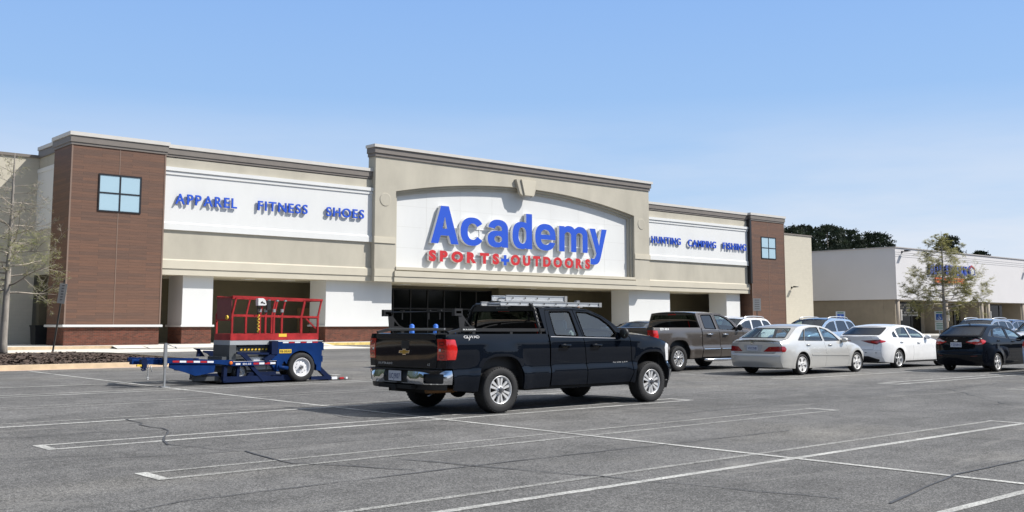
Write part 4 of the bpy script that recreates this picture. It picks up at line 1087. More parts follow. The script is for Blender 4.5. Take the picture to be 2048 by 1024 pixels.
# ================================================================ PICKUP TRUCK
PW = [(.25, 1.00), (.42, 1.055), (.60, 1.088), (.675, 1.094), (.72, 1.080), (.775, 1.066), (.92, 1.078), (1.08, 1.088), (1.20, 1.083), (1.29, 1.062), (1.345, 1.040), (1.50, .984), (1.65, .930), (1.80, .872), (1.9, .83)]
hoodz = pch([(2.9, 1.372), (3.25, 1.338), (3.8, 1.297), (4.2, 1.240), (4.40, 1.185), (4.52, 1.12)])
roofz = pch([(1.05, 1.800), (1.2, 1.818), (1.6, 1.826), (2.0, 1.820), (2.3, 1.800), (2.45, 1.775)])
def pickup(name, label, loc, paint_m, extras, group, handle_m=None, rim_m=None, rear_name="", scale=1.0, glass1=None):
    glass1 = glass1 or tint_dark
    root = thing(name, label, "pickup truck", loc, 0, group); root.scale = (scale,) * 3
    zt = lambda x: hoodz(x) if x > 3.1 else None
    c = Car(root, PW, -1.12, 4.66, .10, .075, .95, .17, [(0, .39, .56, .60), (3.94, .39, .54, .62)], .030, .03, 1.34, zt, .06, (1.6, 0, .8))
    ARr = archpts(0, .39, .52, .578, 3.0, .40); ARf = archpts(3.94, .39, .50, .595, 2.9, .40)
    # bed sides, doors, fenders
    bed = dens([(-1.09, .785), (-.97, .785), (-.94, .43), (-.53, .40)], .1)
    bedp = [(-1.09, .785), (-.97, .785), (-.94, .42), (-.60, .385)] + list(reversed(ARr)) + [(.56, .385), (1.165, .405), (1.178, .7), (1.152, 1.0), (1.135, 1.345), (-1.09, 1.352)]
    lamp = smooth_poly([(-1.2, .925), (-.925, .925), (-.905, 1.10), (-.935, 1.268), (-1.2, 1.268)], .03)
    beds = c.side("bed_side", [('+', bedp), ('-', lamp)], paint_m, thick=.03)
    rdoor = [(1.20, .425), (2.125, .415), (2.105, .765), (2.022, 1.27), (1.925, 1.776), (1.22, 1.768), (1.185, 1.60), (1.172, 1.31), (1.185, 1.0), (1.205, .7)]
    rwin = smooth_poly([(1.315, 1.738), (1.325, 1.325), (1.855, 1.308), (1.852, 1.75)], .045)
    rwin = smooth_poly([(1.325, 1.735), (1.335, 1.330), (1.90, 1.308), (1.845, 1.745)], .045)
    fdoor = [(2.142, .415), (3.29, .42), (3.37, .60), (3.358, .735), (3.305, 1.265), (3.07, 1.372), (2.905, 1.50), (2.67, 1.650), (2.37, 1.760), (1.942, 1.780), (2.038, 1.27), (2.122, .765)]
    fwin = smooth_poly([(2.025, 1.742), (2.085, 1.296), (2.86, 1.276), (2.945, 1.33), (2.82, 1.495), (2.62, 1.628), (2.32, 1.727)], .04)
    for q in (-1, 1):
        d1 = c.side("door", [('+', rdoor), ('-', rwin)], paint_m, (q,), thick=.035, rim=seal)[0]
        c.side("door_window", [('+', rwin)], glass1, (q,), d1, thick=0, off=-.014)
        c.side("window_seal", [('+', smooth_poly([(1.305, 1.755), (1.315, 1.312), (1.925, 1.288), (1.862, 1.763)], .05)), ('-', rwin)], seal, (q,), d1, thick=.012, off=.003)
        d2 = c.side("door", [('+', fdoor), ('-', fwin)], paint_m, (q,), thick=.035, rim=seal)[0]
        c.side("door_window", [('+', fwin)], tint_clear, (q,), d2, thick=0, off=-.014)
        c.side("window_seal", [('+', smooth_poly([(2.005, 1.757), (2.062, 1.278), (2.87, 1.256), (2.985, 1.335), (2.84, 1.508), (2.635, 1.645), (2.33, 1.745)], .04)), ('-', fwin)], seal, (q,), d2, thick=.012, off=.003)
        for d_, (x0, x1, zz) in ((d1, (1.40, 1.66, 1.135)), (d2, (2.22, 2.48, 1.128))):
            mb = MB(); y = c.f(x0, zz)
            mb.tube([(x0, q * (y + .005), zz), (x0 + .03, q * (y + .045), zz), (x1 - .03, q * (y + .045), zz), (x1, q * (y + .005), zz)], .021, 8); mb.build("handle", handle_m or paint_m, d_)
            mb = MB(); mb.sphere(((x0 + x1) / 2, q * (y - .002), zz - .012), 1, 14, 8, (.085, .012, .038)); mb.build("handle_recess", trimb, d_)
        c.side("belt_moulding", [('+', [(1.20, 1.288), (2.0, 1.268), (2.9, 1.245), (2.9, 1.258), (2.0, 1.281), (1.20, 1.300)])], trimb if not extras else mat("satin_belt_trim", (.25, .25, .26), .35, metal=.6), (q,), d1, thick=.008, off=.006)
    fen = [(3.335, .70), (3.345, .60), (3.30, .42), (3.41, .40)] 
    fen = [(3.385, .60), (3.31, .415), (3.42, .395)] + list(reversed(ARf)) + [(4.47, .40), (4.50, .62), (4.455, .68), (4.455, .76), (4.40, .80), (4.385, 1.05), (4.415, 1.165), (4.2, hoodz(4.2) - .004), (3.8, hoodz(3.8) - .004), (3.4, hoodz(3.4) - .004), (3.20, hoodz(3.2) - .002), (3.09, 1.378), (3.322, 1.27), (3.375, .735)]
    c.side("fender", [('+', fen)], paint_m, thick=.03)
    frame = [(1.115, 1.335), (1.09, 1.60), (1.088, 1.790), (1.15, roofz(1.15) - .004), (1.6, roofz(1.6) - .004), (2.0, roofz(2.0) - .004), (2.36, 1.790), (2.70, 1.672), (2.95, 1.527), (3.14, 1.39), (3.05, 1.39), (2.90, 1.515), (2.672, 1.664), (2.375, 1.772), (1.93, 1.793), (1.215, 1.782), (1.175, 1.60), (1.16, 1.335)]
    c.side("cab_pillar", [('+', frame)], paint_m, thick=.03)
    c.top("roof", [('+', rect(1.09, -1, 2.40, 1))], paint_m, roofz, .045, thick=.02)
    c.top("hood", [('+', rect(2.98, -1, 4.47, 1))], paint_m, hoodz, .075, thick=.03, pw=3.2)
    mb = MB()
    for q in (-1, 1): mb._add([(3.2, q * .62, 1.40), (4.3, q * .62, 1.30), (4.3, q * .80, 1.272), (3.2, q * .80, 1.378), (3.3, q * .66, 1.432), (4.2, q * .66, 1.335), (4.2, q * .74, 1.328), (3.3, q * .74, 1.425)], [(4, 5, 6, 7), (0, 1, 5, 4), (1, 2, 6, 5), (2, 3, 7, 6), (3, 0, 4, 7)])
    # windscreen and cab back
    ax = lambda z: 3.12 - (z - 1.37) * (3.12 - 2.36) / (1.79 - 1.37)
    c.cap("windscreen", R4(-.97, 1.40, .97, 1.765), tint_clear, ax, lambda z: ax(z) + .16, 2.0, thick=0)
    c.cap("windscreen_frame", [('+', rect(-1, 1.37, 1, 1.79)), ('-', rect(-.97, 1.40, .97, 1.765))], trimb, ax, lambda z: ax(z) + .16, 2.0, thick=.02)
    bx = pch([(1.2, 1.12), (1.335, 1.115), (1.60, 1.09), (1.80, 1.088)])
    cab = c.cap("cab_back", [('+', rect(-1, .78, 1, 1.80)), ('-', smooth_poly(rect(-.86, 1.37, .86, 1.725), .06))], paint_m, bx, lambda z: bx(z) - .035, 5, thick=.02)
    c.cap("rear_window", [('+', smooth_poly(rect(-.94, 1.35, .94, 1.745), .06))], tint_black, bx, lambda z: bx(z) - .035, 5, cab, thick=0, off=.004)
    c.cap("stop_lamp", R4(-.17, 1.752, .17, 1.785), lens_red, bx, lambda z: bx(z) - .035, 5, cab, thick=.01, off=.01)
    # tailgate, rear corners, lamps
    xe = lambda z: -1.085; x0 = lambda z: -1.118
    tg = c.cap("tailgate", [('+', smooth_poly(rect(-.80, .785, .80, 1.352), .02))], paint_m, xe, lambda z: -1.118 - .02 * max(0, (z - 1.27) / .08), 9, thick=.05)
    c.cap("tailgate_recess", [('+', smooth_poly(rect(-.10, 1.10, .10, 1.24), .02))], trimb, xe, x0, 9, tg, thick=.004, off=.003)
    for a, b in ((-1, -.815), (.815, 1)):
        for z_a, z_b in ((.785, .912), (1.28, 1.35)): c.cap("rear_corner", [('+', rect(a, z_a, b, z_b))], paint_m, xe, x0, 9, thick=.03)
        la = c.cap("tail_lamp", [('+', rect(a, .922, b, 1.27))], lens_red, xe, x0, 9, thick=.03, off=.008)
        q = -1 if b < 0 else 1
        c.side("side_lens", [('+', smooth_poly([(-1.088, .930), (-.932, .930), (-.912, 1.10), (-.942, 1.263), (-1.088, 1.263)], .02))], lens_red, (q,), la, thick=.02, off=.006)
        mid = (a + b) / 2
        for z in (.985, 1.09, 1.195):
            c.cap("lamp_bulb_ring", [('+', ell(mid, z, .055, .035, 20, 3)), ('-', ell(mid, z, .04, .02, 18, 3))], lens_dk, xe, x0, 9, la, thick=.0, off=.0105, step=.02, dn=False)
        c.cap("reverse_lens", [('+', rect(a + .03 if q > 0 else b - .075, 1.07, a + .075 if q > 0 else b - .03, 1.11))], lens_w, xe, x0, 9, la, thick=0, off=.011, dn=False)
    # badges
    gold = mat("gold_badge", (.50, .31, .06), .3, metal=.6)
    bt = [(-.115, -.022), (-.155, -.022), (-.13, .026), (-.045, .026), (-.045, .052), (.045, .052), (.045, .026), (.155, .026), (.13, -.022), (.045, -.022), (.045, -.050), (-.045, -.050), (-.045, -.022)]
    mb = MB(); mb.prism([(u * 1.0, v) for u, v in bt], lambda u, v: (-1.142, -u, 1.045 + v), (.02, 0, 0)); ba = mb.build("badge", chrome, tg)
    mb = MB(); mb.prism([(u * .86, v * .74) for u, v in bt], lambda u, v: (-1.146, -u, 1.045 + v), (.006, 0, 0)); mb.build("badge_fill", gold, ba)
    mb = MB(); text_mb(mb, "SILVERADO", -.76, -.36, .825, .034, lambda u, v: (-1.124, -u, v), (.004, 0, 0), .02, .25); mb.build("lettering", alloy, tg, fix=False)
    mb = MB(); text_mb(mb, "LT", .62, .68, .825, .034, lambda u, v: (-1.124, -u, v), (.004, 0, 0), .02, .2); mb.build("lettering", alloy, tg, fix=False)
    mb = MB(); text_mb(mb, "SILVERADO", 2.83, 3.24, .775, .034, lambda u, v: (u, -c.f(u, v) - .004, v), (0, .003, 0), .02, .25); mb.build("lettering", alloy, d2 if False else root, fix=False)
    # bumpers
    be = lambda z: -.985; b0 = lambda z: -1.335 + .035 * abs(z - .63) / .11
    bp = c.cap("rear_bumper", [('+', rect(-1, .525, 1, .752)), ('-', rect(-.30, .545, .30, .76)), ('-', smooth_poly(rect(.66, .54, .93, .70), .02)), ('-', smooth_poly(rect(-.93, .54, -.66, .70), .02))], chrome, be, b0, 6, thick=.03)
    c.cap("bumper_insert", R4(-.30, .53, .30, .745), trimb, be, lambda z: b0(z) + .03, 6, bp, thick=0)
    for a, b in ((.655, .935), (-.935, -.655)): c.cap("bumper_step", R4(a, .535, b, .705), trimb, be, lambda z: b0(z) + .05, 6, bp, thick=0)
    mb = MB(); mb._add([(-1.33, -.98, .752), (-1.33, .98, .752), (-1.0, 1.04, .762), (-1.0, -1.04, .762), (-1.05, -1.0, .74), (-1.05, 1.0, .74)], [(0, 3, 2, 1)]); mb.build("bumper_pad", trimb, bp)
    c.cap("bumper_valance", R4(-.96, .43, .96, .522), trimb, be, lambda z: b0(z) + .06, 6, bp, thick=.02)
    plate(root, -1.315, .02, .648, "UCJ9107", bp, .34, .17)
    mb = MB(); mb.box(-1.36, -1.0, -.06, .06, .40, .50); mb.box(-1.34, -.9, -.45, .45, .44, .50); mb.build("tow_hitch", under, root)
    mb = MB(); mb.tube([(-1.15, -.62, .41), (-.7, -.62, .40), (-.4, -.5, .42)], .045, 10); mb.build("exhaust_pipe", mat("rusty_pipe", (.16, .085, .035), .6, metal=.4, var=.3), root)
    fe = lambda z: 4.42; f0 = lambda z: 4.585
    c.cap("grille", [('+', rect(-.66, .74, .66, 1.14))], trimb, fe, f0, 3, thick=.03)
    for z_a, z_b in ((.93, 1.0), (1.115, 1.15)): c.cap("grille_bar", R4(-.70, z_a, .70, z_b), chrome, fe, f0, 3, thick=.02, off=.015)
    for a, b, q in ((.68, 1, 1), (-1, -.68, -1)):
        hl = c.cap("headlight", R4(a, .78, b, 1.13), lens_w, fe, f0, 3, thick=.04)
        c.side("side_lens", [('+', [(4.395, .80), (4.44, .80), (4.45, 1.11), (4.415, 1.15), (4.38, 1.05)])], lens_w, (q,), hl, thick=.02, off=.004)
        c.cap("headlight_trim", R4(a, .745, b, .785), chrome, fe, f0, 3, hl, thick=.02, off=.01)
    ge = lambda z: 4.46; g0 = lambda z: 4.665
    c.cap("front_bumper", R4(-1, .40, 1, .70), chrome, ge, g0, 3.2, thick=.05, off=.012)
    c.cap("air_dam", R4(-.98, .25, .98, .395), trimb, ge, lambda z: 4.60, 3.2, thick=.05)
    # underbody, arches, bed tub, interior
    mb = MB(); mb.box(-1.05, 4.4, -.55, .55, .36, .62); mb.box(-.9, 1.1, -.92, .92, .60, .74); mb.box(.6, 3.35, -.98, .98, .40, .56); mb.box(.62, 3.35, -1.0, 1.0, .36, .46)
    mb.bar((0, -.9, .39), (0, .9, .39), .16); mb.sphere((0, .05, .38), .17, 12, 8)
    mb.box(4.35, 4.45, -.9, .9, .45, 1.1); mb.box(3.3, 3.4, -.95, .95, .45, 1.3); mb.build("underbody", under, root)
    for cx, a, b in ((0, .55, .60), (3.94, .53, .62)):
        pts = archpts(cx, .39, a, b, 3.0, .42)
        for q in (-1, 1):
            mb = MB()
            for i in range(len(pts) - 1):
                (xa, za), (xb, zb_) = pts[i], pts[i + 1]; mb.quad((xa, q * 1.05, za), (xb, q * 1.05, zb_), (xb, q * .55, zb_), (xa, q * .55, za))
            mb.prism(pts, lambda u, v, q=q: (u, q * .60, v), (0, q * .02, 0))
            mb.build("wheel_liner", under, root)
    mb = MB(); mb.box(-1.06, 1.08, -.92, .92, .74, .78)
    for q in (-1, 1): mb.box(-1.08, 1.10, q * .98 - .06, q * .98 + .045, 1.30, 1.345); mb.box(-1.06, 1.08, q * .93 - .015, q * .93 + .015, .76, 1.33)
    mb.box(1.05, 1.09, -.95, .95, .76, 1.34); mb.box(-1.10, -1.04, -.84, .84, .80, 1.345); mb.build("cargo_bed", trimb, root)
    mb = MB(); mb.box(1.15, 3.1, -.95, .95, .56, .62); mb.obox((2.98, 0, 1.15), (.16, 0, -.06), (0, .93, 0), (0, 0, .16)); mb.build("dashboard", intr, root)
    seats(root, (1.62, 2.45), (-.45, .45), .85, intg, .55, .27)
    mb = MB(); mb.tube([(2.75 + .06 * math.cos(a), .45 + .19 * math.cos(a), 1.18 + .18 * math.sin(a)) for a in [2 * PI * i / 16 for i in range(17)]], .016, 6); mb.build("steering_wheel", intr, root)
    for q in (-1, 1):
        mirror_part(root, 3.06, 1.03, 1.35, trimb if extras else trimb, q, .92, (.075, .11, .115))
        for x in (0, 3.94): wheel(root, x, q * .945, .395, .27, q, .235, 'twin', 6, 1.03, rim_m, None, True, .16)
    if extras: extras(root, c)
    sst = lambda t: 0 if t <= 0 else 1 if t >= 1 else t * t * (3 - 2 * t)
    def stretch(o):      # nose and tail a little longer than the base outline
        if o.type == 'MESH' and o.name.split('.')[0] not in ('wheel', 'rim', 'brake_disc', 'wheel_nuts', 'wheel_liner'):
            for v in o.data.vertices: v.co.x += .10 * sst((v.co.x - 4.36) / .16) - .10 * sst((-.70 - v.co.x) / .35)
        for ch in o.children: stretch(ch)
    for ch in root.children: stretch(ch)
    root.scale = (scale, scale * 1.045, scale)
    return root, c
def black_truck_extras(root, c):
    rk = mat("rack_black_powder", (.018, .018, .019), .45, var=.1)
    # headache rack behind the cab
    mb = MB(); zt = 1.89
    for q in (-1, 1):
        mb.tube([(.98, q * 1.00, 1.36), (.98, q * .97, 1.50), (1.0, q * .84, 1.80), (1.0, q * .78, zt - .03), (1.0, q * .70, zt)], .028, 8)
    mb.tube([(1.0, -.72, zt), (1.0, .72, zt)], .03, 8)
    rr = mb.build("bed_rack", rk, root)
    mb = MB(); slab(mb, [('+', [(-.82, 1.76), (.82, 1.76), (.72, 1.90), (-.72, 1.90)])], lambda u, v: (.985, u, v), (.012, 0, 0)); mb.build("header_plate", rk, rr)
    for q in (-1, 1):
        for k in range(5): mb = MB(); z = 1.46 + k * .075; mb.box(.95, 1.01, q * (.99 - k * .028) - .02, q * (.99 - k * .028) + .02, z, z + .03); mb.build("lashing_tab", rk, rr)
    mb = MB(); text_mb(mb, "MAGNUM", -.13, .17, 1.80, .035, lambda u, v: (.98, -u, v), (.002, 0, 0), .02, .2); mb.build("lettering", mat("grey_lettering", (.20, .20, .20), .5), rr, fix=False)
    # side rails on the bed
    for q in (-1, 1):
        mb = MB(); mb.bar((-.80, q * .985, 1.425), (1.12, q * .985, 1.415), .05, .055); mb.bar((-1.0, q * .985, 1.37), (-.80, q * .985, 1.425), .045, .05)
        for x in (-.55, .3, 1.0): mb.box(x - .03, x + .03, q * .985 - .02, q * .985 + .02, 1.34, 1.40)
        sr = mb.build("side_rail", rk, rr)
        mb = MB(); text_mb(mb, "MAGNUM", -.78, -.52, 1.418, .022, lambda u, v, q=q: (u, q * 1.0125, v), (0, 0, 0), .03, .2); mb.build("lettering", signw, sr, fix=False)
        mb = MB(); slab(mb, [('+', [(-.82, 1.45), (-.50, 1.45), (-.62, 1.50), (-.76, 1.66), (-.80, 1.74), (-.84, 1.74)]), ('-', [(-.74, 1.48), (-.62, 1.48), (-.73, 1.58)])], lambda u, v, q=q: (u, q * .985, v), (0, -q * .012, 0)); po = mb.build("rear_post", rk, rr)
        mb = MB(); mb.box(-.90, -.78, q * .985 - .012, q * .985 + .07, 1.66, 1.78); mb.box(-.88, -.80, q * .985 - .012, q * .985 + .09, 1.70, 1.74); mb.build("bracket", rk, po)
    mb = MB(); mb.tube([(-.84, -.97, 1.735), (-.84, .97, 1.735)], .012, 6)
    for y in (-.5, -.2, .55): mb.box(-.85, -.83, y - .05, y + .05, 1.735, 1.765); mb.box(-.845, -.835, y - .008, y + .008, 1.60, 1.735)
    mb.build("cross_bar", rk, rr)
    mb = MB(); mb.bar((-1.0, -.9, 1.44), (-1.0, .62, 1.44), .025, .025, (0, 0, 1)); mb.build("tonneau_bar", mat("satin_alu", (.35, .35, .35), .4, metal=.7), rr)
    # bed-side decal
    mb = MB(); f_ = lambda u, v: (u, -c.f(u, v) - .004, v)
    text_mb(mb, "GLWAD", -.80, -.48, 1.283, .046, f_, (0, .002, 0), .0, .04)
    text_mb(mb, "J", -.73, -.70, 1.264, .04, f_, (0, .002, 0), .0, .04)
    mb.build("bed_decal", mat("decal_off_white", (.5, .5, .5), .6), root, fix=False)
    mb = MB(); mb.tube([(2.42, -.55, 1.86), (2.42, .5, 1.86)], .018, 8); 
    for y in (-.55, .5): mb.box(2.38, 2.46, y - .03, y + .03, 1.80, 1.97)
    mb.build("roof_bar", mat("satin_alu", (.35, .35, .35), .4, metal=.7), root)
    mb = MB(); mb.box(2.39, 2.45, -.60, -.52, 1.845, 1.875); mb.build("orange_strap", mat("orange_webbing", (.55, .20, .02), .8), root)
def taupe_extras(root, c):
    for q in (-1, 1):
        [c.side("door_moulding", R4(x_a, .655, x_b, .685), chrome, (q,), thick=.01, off=.008) for x_a, x_b in ((1.25, 2.08), (2.17, 3.28))]
        mb = MB(); mb.tube([(1.25, q * 1.06, .345), (1.32, q * 1.12, .33), (3.1, q * 1.12, .33), (3.2, q * 1.06, .345)], .045, 10)
        for x in (1.5, 2.9): mb.bar((x, q * 1.1, .34), (x, q * .9, .42), .05)
        mb.build("side_step", chrome, root)
    mb = MB(); text_mb(mb, "Z71 4X4", -.84, -.46, 1.275, .06, lambda u, v: (u, -c.f(u, v) - .004, v), (0, .002, 0), .03, .06); mb.build("bed_decal", signw, root, fix=False)
black_p = car_paint("black_blue_paint", (.0045, .0065, .011), 0, .25)
taupe_p = car_paint("taupe_metallic_paint", (.098, .083, .072), .45, .30, flake=.12)
pickup("pickup_truck", "black pickup with roof ladders and black bed rack, nearest to the viewer", (11.83, 14.66, 0), black_p, black_truck_extras, "parked vehicles", glass1=tint_mid)
pickup("pickup_truck", "taupe metallic pickup parked behind the black one, chrome handles and wheels", (26.15, 22.45, gz(0, 22)), taupe_p, taupe_extras, "parked vehicles", chrome, mat("bright_alloy_wheel", (.80, .80, .80), .22, metal=.6), scale=1.03)
# ladders on the roof of the black truck (they rest on it: things of their own)
alu = mat("ladder_aluminium", (.60, .61, .62), .35, metal=.55, var=.05)
hol = mat("ladder_hole_dark", (.03, .03, .03), .8)
def ladder(label, x0, x1, y0, y1, z, h=.085, tilt=0.0):
    t = thing("ladder", label, "ladder", (x0, y0, z), 0, "aluminium ladders on the truck roof"); L = x1 - x0
    for y in (0, y1 - y0):
        mb = MB(); mb.box(0, L, y - .008, y + .008, 0, h); mb.box(0, L, y - .022, y + .022, 0, .012); mb.box(0, L, y - .022, y + .022, h - .012, h); r = mb.build("rail", alu, t)
        for k in range(int(L / .30)):
            mb = MB(); x = .16 + .30 * k; mb.lathe([(.016, 0), (.001, 0)], lambda p, q, a, x=x, y=y: (x + p, y - .0235, h / 2 + q), 10); mb.build("rung_end", hol, r)
    for k in range(int(L / .30)):
        mb = MB(); x = .16 + .30 * k; mb.tube([(x, 0, h / 2), (x, y1 - y0, h / 2)], .016, 8); mb.build("rung", alu, t)
    for y in (0, y1 - y0): mb = MB(); mb.box(L - .02, L + .05, y - .03, y + .03, -.005, h + .005); mb.build("foot", mat("grey_plastic", (.25, .25, .25), .6), t)
ladder("shorter upper aluminium ladder on top of the longer one on the black truck", 12.32, 13.80, 13.98, 14.36, 1.94, .10)
ladder("longer lower aluminium ladder reaching forward over the windscreen of the black truck", 12.12, 14.66, 13.90, 14.42, 1.85, .075)
# ================================================================ CARS
def inset(poly, d):
    n = len(poly); out = []
    ar = sum(poly[i][0] * poly[(i + 1) % n][1] - poly[(i + 1) % n][0] * poly[i][1] for i in range(n)); sg = 1 if ar > 0 else -1
    for i in range(n):
        a, b, c = Vector(poly[i - 1]), Vector(poly[i]), Vector(poly[(i + 1) % n])
        u, v = (b - a).normalized(), (c - b).normalized(); n1, n2 = Vector((-u.y, u.x)) * sg, Vector((-v.y, v.x)) * sg
        m_ = (n1 + n2); m_ = m_ / max(.35, m_.length_squared) * 2 * .5 * 2 if m_.length > 1e-4 else n1
        out.append(tuple(b + m_ * d * .5 * (1 if m_.length < 3 else 3 / m_.length)))
    return out
def make_car(name, cat, label, loc, rotz, P, pm, group, glass=(None, None), trim=None, plate_txt=None, scale=1.0):
    root = thing(name, label, cat, loc, rotz, group); root.scale = (scale,) * 3
    wb, r, W = P['wb'], P['r'], P['W']
    sec = [(z, w * W) for z, w in P['sec']]
    hoodf, deckf = pch(P['hood']), pch(P['deck'])
    xw, xb = P['hood'][0][0], P['deck'][-1][0]
    def zt(x):
        if x > xw + .05: return hoodf(x)
        if x < xb - .05: return deckf(x)
        return None
    aa, ab = P['arch']
    c = Car(root, sec, P['xr'], P['xf'], P['rc'][0], P['rc'][1], P['fc'][0], P['fc'][1], [(0, r, aa * 1.05, ab * 1.05), (wb, r, aa * 1.05, ab * 1.05)], P.get('flare', .02), .04, P['zb'], zt, P.get('er', .06), ((P['xr'] + P['xf']) / 2, 0, .6))
    zl = P['rock']
    a0, a1 = archpts(0, r, aa, ab, 2.1, zl), archpts(wb, r, aa, ab, 2.1, zl)
    out = P['rear'] + P['deck'] + P['roofl'] + P['hood'] + P['front'] + a1 + [(wb - aa - .06, zl), (aa + .06, zl)] + a0
    dr, df = P['door_r'], P['door_f']
    wins = P['wins']      # [(poly, 'r'|'f'|'b', glass index)]
    gm = (glass[0] or tint_dark, glass[1] or tint_mid)
    bodyops = [('+', out), ('-', dr), ('-', df)] + [('-', w_) for w_, k, g_ in wins if k == 'b']
    c.side("body_side", bodyops, pm, thick=.03, step=.085, rim=seal)
    st = trim or trimb
    for q in (-1, 1):
        D = {}
        for k, d_ in (('r', dr), ('f', df)):
            D[k] = c.side("door", [('+', inset(d_, .007))] + [('-', w_) for w_, kk, g_ in wins if kk == k], pm, (q,), thick=.03, step=.085, rim=seal)[0]
        D['b'] = D['r']
        for w_, k, g_ in wins:
            c.side("door_window", [('+', w_)], gm[g_], (q,), D[k], thick=0, off=-.010, step=.12)
            c.side("window_seal", [('+', inset(w_, -.022)), ('-', inset(w_, .006))], st, (q,), D[k], thick=.008, off=.003, step=.12)
        for k, (hx, hz) in zip('rf', P['handles']):
            mb = MB(); y = c.f(hx, hz); mb.tube([(hx - .1, q * y, hz), (hx - .08, q * (y + .03), hz), (hx + .08, q * (y + .03), hz), (hx + .1, q * y, hz)], .015, 8); mb.build("handle", P.get('handle_m') or pm, D[k])
            mb = MB(); mb.sphere((hx, q * (y - .004), hz - .004), 1, 12, 6, (.08, .012, .028)); mb.build("handle_recess", trimb, D[k])
        if P.get('mould'):
            z0, z1 = P['mould']; c.side("side_moulding", [('+', [(.50, z0), (wb - .50, z1), (wb - .50, z1 + .035), (.50, z0 + .035)])], pm, (q,), thick=.012, off=.012)
        if P.get('sill'): c.side("sill", [('+', [(aa + .05, zl), (wb - aa - .05, zl), (wb - aa - .05, zl + .06), (aa + .05, zl + .06)])], trimb, (q,), thick=.01, off=.006)
    # roof, hood, deck
    rt = P['roofl']; rz = pch([(x, z - .004) for x, z in rt if x > P['roofx'][0] - .3 and x < P['roofx'][1] + .3])
    c.top("roof", [('+', rect(P['roofx'][0], -1, P['roofx'][1], 1))], P.get('roof_m') or pm, rz, P.get('crown', .05), thick=.02, pw=2.2)
    c.top("hood", [('+', rect(xw - .22, -1, P['hood'][-1][0], 1))], pm, lambda x: hoodf(max(x, xw)), .075, thick=.02, pw=2.6)
    if P['deck'][-1][0] - P['deck'][0][0] > .12: c.top("boot_lid", [('+', rect(P['deck'][0][0], -1, xb + .15, 1))], pm, lambda x: deckf(min(x, xb)), P.get('dcrown', .045), thick=.02, pw=2.6)
    # windscreen / backlight
    (x0_, z0_), (x1_, z1_) = P['ws']; ax = lambda z: x0_ + (z - z0_) / (z1_ - z0_) * (x1_ - x0_)
    c.cap("windscreen", R4(-.96, z0_ + .03, .96, z1_ - .02), tint_clear, ax, lambda z: ax(z) + .20, 2.0, thick=0)
    c.cap("windscreen_frame", [('+', rect(-1, z0_, 1, z1_ + .01)), ('-', rect(-.96, z0_ + .03, .96, z1_ - .02))], trimb, ax, lambda z: ax(z) + .20, 2.0, thick=.02)
    (x2_, z2_), (x3_, z3_) = P['bl']; bx = lambda z: x2_ + (z - z2_) / (z3_ - z2_) * (x3_ - x2_)
    gb = P.get('blb', .15)
    c.cap("rear_window", [('+', smooth_poly([(-.90, z2_ + .015), (.90, z2_ + .015), (.86, z3_ - .02), (-.86, z3_ - .02)], .05))], P.get('bl_glass') or gm[1], bx, lambda z: bx(z) - gb, 2.2, thick=0, off=.002)
    c.cap("rear_window_frame", [('+', rect(-1, z2_ - .02, 1, z3_ + .015)), ('-', smooth_poly([(-.885, z2_ + .025), (.885, z2_ + .025), (.845, z3_ - .03), (-.845, z3_ - .03)], .05))], pm, bx, lambda z: bx(z) - gb, 2.2, thick=.02)
    c.cap("rear_window_seal", [('+', smooth_poly([(-.91, z2_ + .005), (.91, z2_ + .005), (.87, z3_ - .01), (-.87, z3_ - .01)], .05)), ('-', smooth_poly([(-.88, z2_ + .028), (.88, z2_ + .028), (.84, z3_ - .033), (-.84, z3_ - .033)], .05))], trimb, bx, lambda z: bx(z) - gb, 2.2, thick=0, off=.004)
    # rear end
    rp = P['rear']; rz_ = pch([(z, x) for x, z in rp]); xe = lambda z: rz_(z) + .002
    bul = P['bulge']; x0 = lambda z: xe(z) - (bul(z) if callable(bul) else bul)
    zr0, zr1 = rp[0][1], rp[-1][1]
    zbm = P['zbump']; pw = P.get('rp', 2.6)
    lid = P['lid']; ops = [('+', rect(-1, zbm + .006, 1, zr1))]
    for l_ in P['lamps']: ops += [('-', l_[0]), ('-', [(-a, b) for a, b in l_[0]])]
    tail = c.cap("tail_panel", ops + [('-', rect(-lid, zbm + .02, lid, zr1 + .1))], pm, xe, x0, pw, thick=.03)
    lidp = rect(-lid + .006, zbm + .028, lid - .006, zr1)
    lo = [('+', lidp)]
    for l_ in P['lamps']: lo += [('-', l_[0]), ('-', [(-a, b) for a, b in l_[0]])]
    bl_ = c.cap("boot_panel", lo, pm, xe, x0, pw, thick=.03)
    for poly, mm_, ex in P['lamps']:
        for s_ in (1, -1):
            pp = [(s_ * a, b) for a, b in poly]
            lm = c.cap("tail_lamp", [('+', pp)], mm_, xe, x0, pw, thick=.03, off=.006)
            if ex:
                for ep, em_ in ex: c.cap("lens", [('+', [(s_ * a, b) for a, b in ep])], em_, xe, x0, pw, lm, thick=0, off=.010, dn=False)
            if P.get('slamp'): 
                for sp_, sm_ in P['slamp']: c.side("side_lens", [('+', sp_)], sm_, (s_,), lm, thick=.01, off=.006)
    bm_ = c.cap("rear_bumper", [('+', rect(-1, zr0, 1, zbm))], pm, xe, x0, pw, thick=.04)
    if P.get('diff'): c.cap("rear_diffuser", [('+', P['diff'])], trimb, xe, x0, pw, bm_, thick=.01, off=.006)
    for ep, em_ in P.get('rtrim', []): c.cap("bumper_trim", [('+', ep)], em_, xe, x0, pw, bm_, thick=0, off=.006, dn=False)
    if P.get('recess'): c.cap("plate_recess", [('+', P['recess'])], P.get('recess_m') or pm, xe, x0, pw, bl_, thick=.006, off=.006)
    if plate_txt: plate(root, x0(P['plz']) - .012, 0, P['plz'], plate_txt, bl_, .36, .15)
